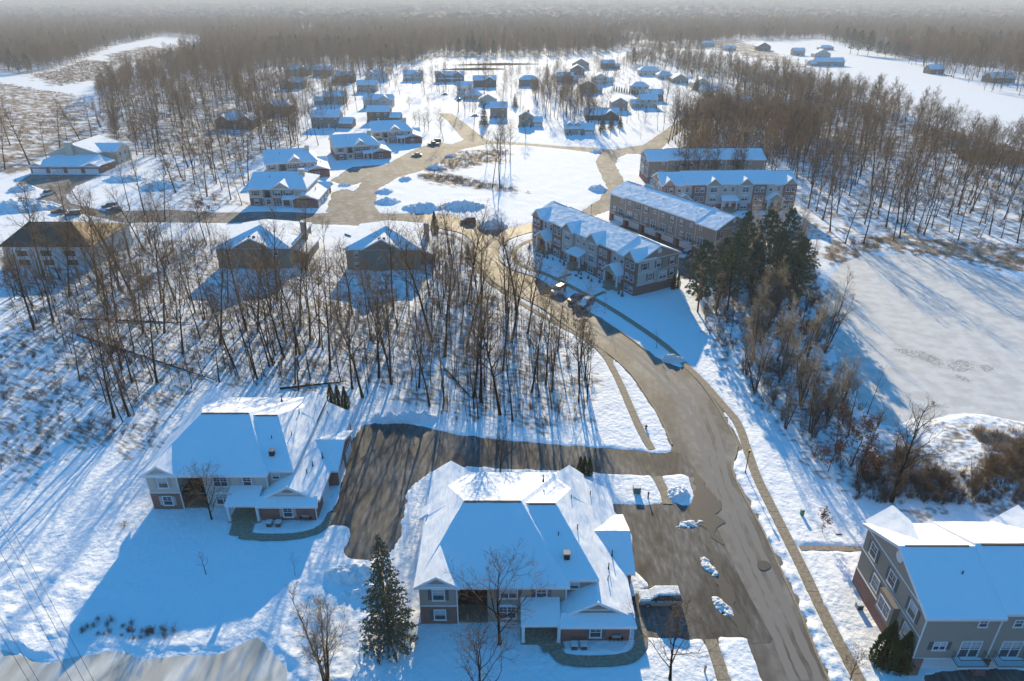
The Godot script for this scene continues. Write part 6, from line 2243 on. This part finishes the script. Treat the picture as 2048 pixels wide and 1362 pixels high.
	# --- rust-leaved oaks
	for p in [[11.76, 103.99, 1, 1.0], [-111.22, 140.87, 0, 0.8], [48.51, 79.63, 0, 0.9], [47.89, 83.26, 0, 0.8], [48.99, 76.77, 2, 0.9], [44.80, 78.47, 2, 0.9], [-67.46, 103.12, 0, 0.9], [-86.32, 188.19, 0, 1.1], [-9.14, 146.76, 0, 0.9], [4.03, 140.87, 1, 0.75], [-11.58, 158.13, 2, 1.0]]:
		plant("oak%d" % p[2], "oak_tree", W(p[0], p[1]), r.randf() * TAU, p[3], "small oak still holding rust-brown leaves at the edge of the bare trees", "tree", "rust-leaved oaks", Vector2(0.1 if p[2] == 1 else 0.0, 0))
	# --- single trees
	plant("spruce0", "spruce_tree", W(-12.74, 49.78), 0.3, 1.0, "tall dense spruce beside the taupe condominium", "tree")
	plant("lawn0", "bare_tree", W(-1.25, 49.47), 0.5, 1.15, "bare tree on the shaded lawn in front of the taupe condominium", "tree")
	plant("lawn2", "bare_tree", W(-2.79, 42.20), 1.5, 1.0, "reddish bare tree spreading below the taupe condominium", "tree")
	plant("lawn2", "bare_tree", W(15.58, 45.39), 2.5, 0.95, "bare tree in the snow before the parked car's lot", "tree")
	plant("pale1", "bare_tree", W(-18.13, 45.11), 0.7, 0.88, "slender many-stemmed bare tree by the grey pond ice", "tree")
	plant("lawn1", "bare_tree", W(-38.70, 68.56), 0.2, 1.12, "bare tree against the cream and dark-brick condominium", "tree")
	plant("sapling2", "sapling", W(-35.64, 59.14), 0.0, 0.55, "small bare sapling alone on the blue shaded lawn", "sapling")
	plant("sapling0", "sapling", W(-25.27, 58.99), 1.0, 0.45, "small bare sapling at the sunny edge of the lawn shadow", "sapling")
	plant("lawn1", "bare_tree", W(-1.70, 78.47), 1.2, 0.95, "bare rounded tree at the rear of the taupe condominium", "tree")
	plant("leaning", "bare_tree", W(50.60, 71.99), 0.6, 1.0, "dark leaning bare tree above the brown brush by the pond", "tree", "", Vector2(-0.12, 0))
	plant("lawn1", "bare_tree", W(33.34, 45.39), 2.2, 0.55, "young bare tree between sidewalk and townhouse end", "tree")
	plant("oak2", "red_shrub", W(39.02, 66.16), 0.3, 0.55, "dark red crab-apple bush on the snow beside the sidewalk", "tree")
	plant("shrub2", "shrub", W(-49.41, 67.16), 0.0, 0.7, "lone brown bush on the sunny snow beside the condominium", "shrub")
	plant("sapling1", "street_tree", W(19.85, 132.98), 0.4, 0.6, "young bare street tree by the parked cars", "tree")
	plant("sapling3", "street_tree", W(27.83, 117.07), 1.4, 0.5, "young bare street tree halfway down the shaded verge", "tree")
	for p in [[37.22, 47.08, 0, 1.08], [38.59, 46.51, 0, 0.95]]:
		plant("cedar0", "arborvitae", W(p[0], p[1]), r.randf() * TAU, p[3], "thick green arborvitae against the taupe townhouse end", "evergreen", "arborvitae at the townhouse end")
	for p in [[-29.75, 96.24], [-28.49, 95.77], [-27.24, 95.31]]:
		plant("cedar1", "arborvitae", W(p[0], p[1]), r.randf() * TAU, 1.0, "narrow dark evergreen at the back corner of the cream condominium", "evergreen", "narrow evergreens at the back corner")
	for p in [[9.61, 77.90], [10.17, 77.90], [10.85, 77.67]]:
		plant("cedar1", "arborvitae", W(p[0], p[1]), r.randf() * TAU, 0.75, "small pointed evergreen behind the taupe condominium", "evergreen", "pointed evergreens behind the taupe condominium")
	plant("cedar1", "arborvitae", W(-22.01, 188.19), 0.0, 1.6, "tall pointed evergreen beside the junction road", "evergreen")
	plant("spruce1", "spruce_tree", W(-14.95, 377.58), 0.0, 1.25, "dark spruce in front of the plain taupe house", "tree")
	plant("spruce2", "spruce_tree", W(1.88, 448.03), 1.0, 1.0, "round spruce in the snow behind the plain taupe house", "tree")
	plant("spruce1", "spruce_tree", W(136.27, 535.16), 2.0, 1.3, "pointed spruce in front of the yellow gabled house", "tree")
	for p in [[46.48, 361.97, 1.0], [51.64, 368.07, 0.9], [56.77, 371.19, 0.8]]:
		plant("spruce2", "spruce_tree", W(p[0], p[1]), r.randf() * TAU, p[2], "bushy dark evergreen beside the low brown house", "tree", "bushy evergreens by the low brown house")
	for k in 10:
		plant("cedar1", "arborvitae", W(75.54, 535.16).lerp(W(88.08, 505.58), k / 9.0), 0.0, 0.9, "small upright evergreen in the hedge row between the houses", "evergreen", "row of small evergreens between the houses")
	for p in [[-6.99, 243.58, 1.1], [-4.27, 241.41, 1.0], [-10.23, 288.73, 0.8], [-4.96, 285.78, 0.9], [-2.48, 285.78, 0.85], [-0.83, 286.76, 0.8]]:
		plant("forest%d" % r.randi_range(0, 5), "bare_tree", W(p[0], p[1]), r.randf() * TAU, p[2], "tall bare tree standing alone in the open snowy field", "tree", "bare trees in the open field")
	for p in [[43.85, 350.32, 40.06, 361.97, 39.84, 372.77, 35.89, 372.77, 33.92, 380.86, 31.48, 384.18, 27.77, 377.58, 25.52, 398.04, 21.49, 401.65, 18.90, 407.18, 18.50, 432.89, 28.72, 426.70, 34.25, 420.66, 39.46, 412.86, 43.55, 401.65, 27.32, 454.83, 35.60, 459.46, 44.79, 454.83, 16.35, 459.46, 25.60, 484.05]]:
		for k in range(0, p.size(), 2):
			plant("forest%d" % r.randi_range(0, 5), "bare_tree", W(p[k], p[k + 1]), r.randf() * TAU, r.randf_range(0.8, 1.1), "tall bare trunk in the clump between the detached houses", "tree", "clump of bare trees between the houses")
	# --- tall trees along the marsh
	for p in [[-196.38, 280.98, 1.2], [-192.17, 285.78, 1.1], [-202.64, 312.17, 1.0], [-232.84, 324.01, 1.2], [-199.21, 324.01, 1.0], [-201.55, 336.69, 1.1], [-209.80, 330.24, 0.9], [-200.48, 271.81, 1.0], [-122.21, 214.21, 1.0], [-114.67, 208.52, 0.9], [-105.95, 203.09, 1.0], [-116.23, 173.05, 1.2], [-97.49, 159.87, 1.1], [-111.99, 153.08, 1.1]]:
		plant("forest%d" % r.randi_range(0, 5), "bare_tree", W(p[0], p[1]), r.randf() * TAU, p[2], "tall bare tree between the marsh and the building site", "tree", "bare trees by the marsh", Vector2(0.12, 0))
	# --- woods to either side: the nearest as trees of their own, the rest as a mass
	var w3 := poly([120.15, 312.17, 165.81, 380.86, 156.39, 471.46, 174.10, 593.73, 195.24, 525.95, 222.10, 471.46, 208.88, 380.86, 203.02, 301.10, 252.28, 271.81, 171.39, 175.08, 116.06, 184.54, 92.65, 179.27, 83.39, 183.64, 96.76, 226.45])
	var w4 := poly([-277.52, 484.05, -283.62, 593.73, -244.70, 656.51, -156.28, 484.05, -118.90, 398.04, -96.01, 324.01, -110.73, 312.17, -103.60, 271.81, -84.62, 214.21, -112.35, 217.16, -141.38, 280.98, -188.34, 336.69, -224.49, 380.86])
	edge_wood(w3, 560, 7, 62, marks3, "trees of the wood beyond the pond", "leafless wood beyond the frozen pond", r)
	edge_wood(w4, 420, 8, 50, marks4, "trees of the wood beside the cream condominiums", "leafless wood between marsh and cream condominiums", r)
	far_woods(r)
	undergrowth()

# which one: its size, its bark and the landmark nearest to its foot
func tree_words(q: Vector2, key: String, sc: float, what: String, marks: Array) -> String:
	var best := ""
	var far := 1e9
	for m in marks:
		var d := q.distance_to(Vector2(m[0], m[1]))
		if d < far:
			far = d
			best = m[2]
	var h: float = kinds[key].h * sc
	var size := "towering" if h > 18.5 else ("tall" if h > 14.5 else ("middling" if h > 9.0 else ("slender" if h > 6.5 else "short")))
	var bark := "brown" if kinds[key].bark == "bark_brown" else ("pale" if kinds[key].bark == "bark_pale" else "grey")
	return "%s bare %s-barked %s %s" % [size, bark, what, best]

func edge_wood(p: PackedVector2Array, count: int, seed_: int, singles: int, marks: Array, group: String, mass_label: String, r: RandomNumberGenerator) -> void:
	var s := scatter(p, count, seed_, 3.0)
	s.sort_custom(func(a, b): return a.y < b.y)
	var rest := []
	for k in s.size():
		if k < singles:
			var kk := "forest%d" % r.randi_range(0, 5)
			var ss := r.randf_range(0.65, 1.0)
			plant(kk, "bare_tree", W(s[k].x, s[k].y), r.randf() * TAU, ss, tree_words(s[k], kk, ss, "tree", marks), "tree", group)
		else:
			rest.append(W(s[k].x, s[k].y))
	mass("wood", mass_label, ["forest1", "forest3", "forest0", "forest4", "forest5", "forest2"], rest, 0.65, 1.0)
	var b := []
	for q in scatter(p, count, seed_ + 50):
		b.append(W(q.x, q.y))
	mass("brush", "low leafless brush of the " + mass_label.substr(9), ["shrub0", "shrub3", "sapling1", "shrub1"], b, 0.6, 1.1)

func far_woods(r: RandomNumberGenerator) -> void:
	var clear := open_land
	var w3 := regions([[120.15, 312.17, 165.81, 380.86, 156.39, 471.46, 174.10, 593.73, 195.24, 525.95, 222.10, 471.46, 208.88, 380.86, 203.02, 301.10, 252.28, 271.81, 171.39, 175.08, 116.06, 184.54, 92.65, 179.27, 83.39, 183.64, 96.76, 226.45], [-277.52, 484.05, -283.62, 593.73, -244.70, 656.51, -156.28, 484.05, -118.90, 398.04, -96.01, 324.01, -110.73, 312.17, -103.60, 271.81, -84.62, 214.21, -112.35, 217.16, -141.38, 280.98, -188.34, 336.69, -224.49, 380.86]])
	var near := []
	var mid := []
	var pines := []
	var tries := 0
	var nz := FastNoiseLite.new()
	nz.seed = 33
	nz.frequency = 0.006
	var f := 200.0
	# rows of trees marching away; spacing widens slowly with distance
	while f < 2600.0:
		var gap := 5.4 + f * 0.0042
		var half := f * 0.86 + 30.0
		var x := -half + r.randf() * gap
		while x < half:
			var q := Vector2(x + r.randf_range(-0.45, 0.45) * gap, f + r.randf_range(-0.45, 0.45) * gap)
			x += gap
			if within(clear, q) or within(w3, q) or within(paved, q) or q.y < 230.0 and absf(q.x) < 95.0:
				continue
			if f < 420.0 and q.x > -40.0 and q.x < 150.0 and f < 240.0:
				continue
			if r.randf() < 0.10:
				continue
			var t := nz.get_noise_2d(q.x, q.y)
			if f > 550.0 and t > 0.33 and r.randf() < 0.45:
				pines.append(W(q.x, q.y))
			elif f < 700.0:
				near.append(W(q.x, q.y))
			else:
				mid.append(W(q.x, q.y))
		f += gap * 1.05
	mass("wood", "leafless grey wood behind the detached houses", ["far0", "far1", "far2", "far3", "far4"], near, 0.75, 1.1)
	mass("wood", "hazy leafless forest stretching to the horizon", ["far0", "far1", "far2", "far3", "far4"], mid, 0.8, 1.25)
	mass("wood", "patches of dark pines in the hazy forest", ["pine0", "pine2"], pines, 0.8, 1.0)
	# scattered trees among the houses and riverside saplings
	var yard := []
	for q in scatter(poly([-204.44, 705.89, 192.42, 794.89, 157.92, 437.12, 119.67, 324.01, 68.59, 312.17, -38.03, 324.01, -114.13, 380.86]), 150, 12, 5.0):
		yard.append(q)
	for q in yard:
		plant("lawn%d" % r.randi_range(0, 2) if r.randf() < 0.6 else "forest%d" % r.randi_range(0, 5), "yard_tree", W(q.x, q.y), r.randf() * TAU, r.randf_range(0.6, 1.0), "bare tree in the snowy yards of the detached houses", "tree", "bare trees in the house yards")
	var veil := []
	for q in scatter(poly([-312.02, 829.55, -280.17, 891.49, -219.97, 844.24, -195.64, 891.49, -135.25, 891.49, -93.95, 844.24, -100.76, 656.51, -98.85, 541.47, -114.90, 511.24, -87.21, 380.86, -86.08, 312.17, -94.53, 280.98, -110.82, 280.98]), 520, 16, 2.5):
		veil.append(W(q.x, q.y))
	mass("wood", "veil of bare trees among the houses by the tall wood", ["forest0", "forest2", "far0", "forest4"], veil, 0.8, 1.1)
	var homes := []
	for q in scatter(poly([-223.76, 775.41, -85.30, 815.34, 18.01, 733.34, 100.82, 844.24, 192.42, 794.89, 157.92, 437.12, 119.67, 324.01, 70.97, 324.01, 43.05, 343.38, 4.11, 361.97, -37.10, 426.70, -75.44, 484.05, -68.32, 365.00, -75.14, 324.01, -97.05, 336.69]), 330, 19, 3.5):
		homes.append(W(q.x, q.y))
	mass("wood", "thin bare trees filling the gaps between the detached houses", ["forest2", "sapling1", "forest0", "sapling3"], homes, 0.6, 0.9)
	var knot := []
	for q in scatter(poly([8.76, 484.05, 26.17, 575.28, 48.53, 557.89, 54.22, 484.05, 49.36, 398.04, 45.44, 353.17, 37.49, 361.97, 18.51, 398.04]), 70, 18, 2.5):
		knot.append(W(q.x, q.y))
	mass("wood", "thicket of bare trees in the middle of the houses", ["far0", "forest2", "forest0"], knot, 0.7, 1.0)
	var back := []
	for q in scatter(poly([74.85, 343.38, 105.44, 398.04, 124.47, 426.70, 139.20, 407.18, 144.27, 380.86, 159.41, 365.00, 117.34, 280.98, 111.92, 301.10, 116.54, 321.58, 64.01, 324.01]), 220, 17, 3.0):
		back.append(W(q.x, q.y))
	mass("wood", "bare wood behind the far townhouse row", ["forest1", "far1", "far3", "forest5"], back, 0.7, 1.0)
	var river := []
	for q in scatter(poly([103.04, 733.34, 169.71, 908.39, 211.77, 829.55, 233.28, 634.23, 246.82, 511.24, 202.27, 426.70, 176.10, 471.46, 159.51, 541.47, 147.55, 705.89]), 800, 13, 2.0):
		river.append(W(q.x, q.y))
	mass("wood", "line of slim leafless trees along the frozen river", ["sapling0", "sapling1", "far2", "sapling3"], river, 0.85, 1.35)
	var shore := []
	for q in scatter(poly([498.27, 1003.17, 576.74, 829.55, 663.48, 705.89, 385.87, 398.04, 336.43, 471.46, 350.47, 541.47, 376.05, 656.51]), 420, 14, 4.5):
		shore.append(W(q.x, q.y))
	mass("wood", "spreading bare oaks on the far shore of the ice", ["lawn0", "lawn2", "far1"], shore, 1.1, 1.8)
	for p in [[423.44, 925.93, 1.3], [424.89, 908.39, 1.4], [429.31, 891.49, 1.4], [474.87, 1058.11, 1.3], [437.45, 883.26, 1.0], [438.59, 867.24, 1.0], [442.58, 851.77, 0.9], [450.26, 844.24, 0.9], [496.13, 1145.65, 1.2], [621.03, 1058.11, 1.2], [632.92, 1024.47, 1.2], [653.98, 1003.17, 1.1], [681.29, 1024.47, 1.2]]:
		plant("pine%d" % r.randi_range(0, 2), "pine_tree", W(p[0], p[1]), r.randf() * TAU, p[2] * 1.15, "big dark pine on the rise beyond the frozen river", "tree", "big pines beyond the river")

func undergrowth() -> void:
	var spots := []
	var n := 0
	for it in marsh:
		n += 1
		var near: bool = it[1].position.y < 95.0
		if near and it[1].position.x < 10.0:
			continue
		var cnt := 500 if near else 1800
		if it[1].position.y < 190.0 and not near:
			cnt = 420
		elif it[1].size.x < 60.0 and not near:
			cnt = 260
		for q in scatter(it[0], cnt, 400 + n):
			spots.append(W(q.x, q.y, 0.05))
	mass("grass", "dry tan marsh grass standing through the snow", ["tuft0", "tuft1"], spots, 0.6, 1.5)
	var b := []
	for q in scatter(poly([50.21, 80.22, 57.85, 83.89, 61.22, 76.77, 76.34, 83.89, 91.08, 79.05, 79.26, 64.91, 68.02, 71.49, 50.78, 71.29, 45.35, 72.50]), 620, 500):
		b.append(W(q.x, q.y))
	mass("brush", "dense brown brush behind the taupe townhouse row", ["shrub2", "shrub0", "shrub2", "shrub3"], b, 0.55, 1.0)
	b = []
	for q in scatter(poly([-104.15, 125.32, -88.29, 114.38, -61.95, 89.19, -55.77, 92.76, -53.83, 85.17, -68.93, 86.48, -70.24, 79.05, -72.32, 77.90]), 200, 501):
		b.append(W(q.x, q.y))
	mass("brush", "low brown brush at the open edge of the wood", ["shrub0", "shrub2", "shrub1"], b, 0.25, 0.6)
	b = []
	for q in scatter(poly([-46.45, 51.23, -44.57, 52.67, -38.91, 52.14, -33.96, 50.60, -36.23, 49.78, -42.13, 50.09]), 60, 502):
		b.append(W(q.x, q.y))
	mass("brush", "dark dead weeds in the shade along the pond edge", ["shrub0", "tuft1"], b, 0.3, 0.5)

func things() -> void:
	car(W(16.4, 55.2), 0.0, "suv", lin(0.35, 0.30, 0.25), true, "beige sport utility car under thick snow beside the taupe condominium")
	car(W(10.6, 145.2), 0.93, "suv", lin(0.62, 0.64, 0.66), false, "white car parked first at the kerb before the townhouses")
	car(W(14.2, 140.6), 0.93, "sedan", lin(0.03, 0.035, 0.05), false, "dark car parked between the white and the blue-black car")
	car(W(16.2, 137.6), 0.93, "suv", lin(0.02, 0.03, 0.06), true, "blue-black car with snowy roof last at the kerb")
	car(W(45.5, 169.8), 0.93, "pickup", lin(0.55, 0.57, 0.58), false, "silver pickup truck at a white garage door", "truck")
	car(W(-41.0, 298.5), 0.3, "sedan", lin(0.25, 0.26, 0.28), false, "grey car in front of the garages of a cream condominium")
	car(W(-36.2, 323.0), 0.2, "pickup", lin(0.05, 0.10, 0.09), false, "green pickup truck beside the farthest cream condominium", "truck")
	car(W(-35.8, 330.5), 0.2, "suv", lin(0.03, 0.03, 0.035), false, "black car behind the green pickup truck")
	car(W(-159.7, 233.0), 1.4, "pickup", lin(0.6, 0.6, 0.6), false, "white truck on the drive before the garage row", "truck")
	car(W(-142.4, 210.5), 0.3, "sedan", lin(0.02, 0.02, 0.025), false, "black car at the bend by the building site")
	car(W(-136.6, 208.0), 0.2, "suv", lin(0.03, 0.04, 0.06), true, "snow-topped dark car at the bend by the building site")
	car(W(-130.0, 217.0), 0.25, "suv", lin(0.05, 0.06, 0.07), true, "dark car beside the snow heap near the unfinished building")
	car(W(-126.6, 213.2), 0.1, "sedan", lin(0.08, 0.09, 0.10), true, "grey snowy car near the unfinished building")
	car(W(-47.5, 511.0), 0.2, "sedan", lin(0.05, 0.05, 0.05), false, "dark car on the driveway of the white house")
	car(W(-35.4, 479.0), 1.2, "suv", lin(0.03, 0.03, 0.03), false, "black car on the drive beside the white house")
	car(W(-21.5, 412.0), 0.1, "sedan", lin(0.3, 0.32, 0.35), false, "silver car beside the dark spruce")
	car(W(-13.2, 200.3), 0.05, "suv", lin(0.22, 0.04, 0.03), true, "dark red car parked by the snow heap at the junction")
	lamp_post(W(32.98, 78.13), 4.3, "lamp post on the sunny verge by the lot entrance")
	lamp_post(W(-0.39, 166.05), 4.4, "lamp post at the junction beside the townhouse corner")
	lamp_post(W(24.34, 205.24), 4.4, "lamp post behind the front townhouse row")
	hydrant(W(20.96, 89.47))
	utility_box(W(16.96, 74.07), Vector3(0.95, 0.85, 0.9), mat(0.16, 0.16, 0.11, 0.6), "green utility cabinet on the snowy island beside the taupe condominium")
	utility_box(W(37.64, 69.33), Vector3(0.4, 0.9, 0.4), mat(0.05, 0.22, 0.13, 0.5), "small green utility pedestal by the sidewalk")
	utility_box(W(18.30, 72.81), Vector3(0.16, 0.95, 0.16), M.shingle, "brown post standing on the snowy island")
	utility_box(W(40.93, 66.07), Vector3(0.7, 0.06, 0.7), M.dark, "dark manhole cover frame beside the red bush")
	utility_box(W(19.20, 46.23), Vector3(0.18, 0.85, 0.18), M.siding_tan, "tan marker post by the walk at the lot corner")
	ac_unit(W(6.41, 49.04), "snow-capped air conditioner under the meters of the taupe condominium")
	ac_unit(W(7.40, 49.04), "second snow-capped air conditioner in the taupe condominium's bed")
	ac_unit(W(-30.87, 67.44), "air conditioner in the bed of the cream condominium")
	ac_unit(W(-29.72, 67.44), "second air conditioner in the bed of the cream condominium")
	ac_unit(W(38.20, 54.24), "air conditioner against the brick base of the taupe townhouses")
	for lx in [-13.2, -12.0, 4.4, 6.4]:
		ac_unit(W(22.2, 164.5) + Basis(Vector3.UP, 2.0943951 + PI + 0.012) * Vector3(lx, 0, 10.4), "snow-capped air conditioner in the bed before the brick-bay townhouses")
	# ploughed snow
	var piles := [
		[-15.53, 92.32, 7.5, 1.5, 3.2, "pile", "big ploughed snow pile at the end of the lot"],
		[-19.89, 92.03, 5.5, 1.2, 2.6, "pile", "smaller ploughed snow pile beside the big one"],
		[-18.20, 59.14, 8.5, 1.3, 3.6, "pile", "lumpy ploughed snow bank below the lot"],
		[-16.36, 56.51, 6.0, 0.9, 3.0, "pile", "lower snow bank next to the spruce"],
		[30.12, 111.98, 4.6, 1.1, 2.4, "dirty", "dirty snow pile where the sidewalk meets the road"],
		[-5.76, 195.40, 9.0, 2.2, 5.0, "dirty", "dirty snow heap at the road junction"],
		[-16.03, 217.16, 16.0, 2.0, 5.0, "pile", "long snow heap beside the red car"],
		[-28.77, 215.38, 14.0, 1.8, 5.0, "pile", "broad snow bank at the field corner"],
		[-41.31, 223.28, 9.0, 1.4, 6.0, "pile", "snow bank on the inside of the loop bend"],
		[-44.33, 236.46, 7.0, 1.2, 5.0, "pile", "small snow bank by the loop road curve"],
		[-30.63, 273.60, 8.0, 1.4, 4.0, "pile", "snow bank where the loop road straightens"],
		[-39.95, 255.01, 6.0, 1.2, 4.0, "pile", "little snow bank along the loop road"],
		[-26.55, 296.87, 5.0, 1.0, 3.0, "pile", "round snow bank near the brown bushes"],
		[30.24, 239.97, 7.0, 1.6, 6.0, "pile", "snow bank at the field side by the townhouses"],
		[37.04, 306.55, 6.0, 1.2, 3.0, "pile", "snow bank at the far corner of the field"],
		[-126.16, 243.58, 14.0, 2.2, 7.0, "pile", "big snow heap beside the snowy site cars"],
		[-159.30, 217.16, 26.0, 2.0, 14.0, "pile", "wide mound of snow on the building site"],
		[-173.13, 239.97, 10.0, 1.4, 6.0, "dirty", "dirty snow heap by the white truck"],
		[-144.50, 255.01, 16.0, 1.6, 8.0, "pile", "snow mound between the garage row and the wood"],
		[22.63, 73.54, 3.6, 0.75, 3.6, "pile", "ploughed snow mound on the island by the road"],
		[-60.34, 245.79, 6.0, 0.9, 2.0, "pile", "low snow ridge between the cream condominium driveways"]]
	var k := 0
	for p in piles:
		k += 1
		mound("snow_pile", p[6], W(p[0], p[1]), Vector3(p[2], p[3], p[4]), k, M.pile_snow if p[5] == "pile" else M.dirty_snow, 0.3, "ploughed snow piles")
	for e in [[22.62, 67.62, 4.0, 0.2, 1.6, 0.3, "dirty ridge of ploughed snow by the wet patch"], [23.23, 60.56, 1.5, 0.22, 3.6, 0.35, "dirty ridge of ploughed snow in the middle of the lot edge"], [23.24, 54.37, 1.7, 0.22, 3.8, 0.4, "dirty ridge of ploughed snow below the parked car"]]:
		mound("snow_ridge", e[6], W(e[0], e[1]), Vector3(e[2], e[3], e[4]), 60 + int(e[1]), M.dirty_snow, 0.2, "ploughed snow piles", 30, e[5])
	for e in [[-90.62, 130.18, -66.71, 128.20], [-86.80, 122.55, -52.32, 104.52], [-47.73, 188.19, -35.82, 177.16], [-12.15, 108.52, -6.63, 98.13], [-39.92, 101.42, -29.30, 103.99]]:
		log_trunk(W(e[0], e[1], 0.1), W(e[2], e[3], 0.1), 0.2, "fallen snow-dusted trunk lying on the floor of the wood")
	var w1 := W(-31.14, 33.76, 12)
	for e in [[-32.17, 35.47, -63.31, 65.72, 13.0], [-32.94, 35.47, -64.47, 65.72, 13.0], [-34.63, 36.22, -67.63, 67.11, 12.0], [-36.42, 35.47, -71.48, 65.72, 13.0], [-37.19, 35.47, -72.65, 65.72, 13.0]]:
		var a := W(e[0], e[1], e[4])
		var b := W(e[2], e[3], e[4])
		cable(a + (a - b), b, "thin pale overhead cable crossing above the pond edge")
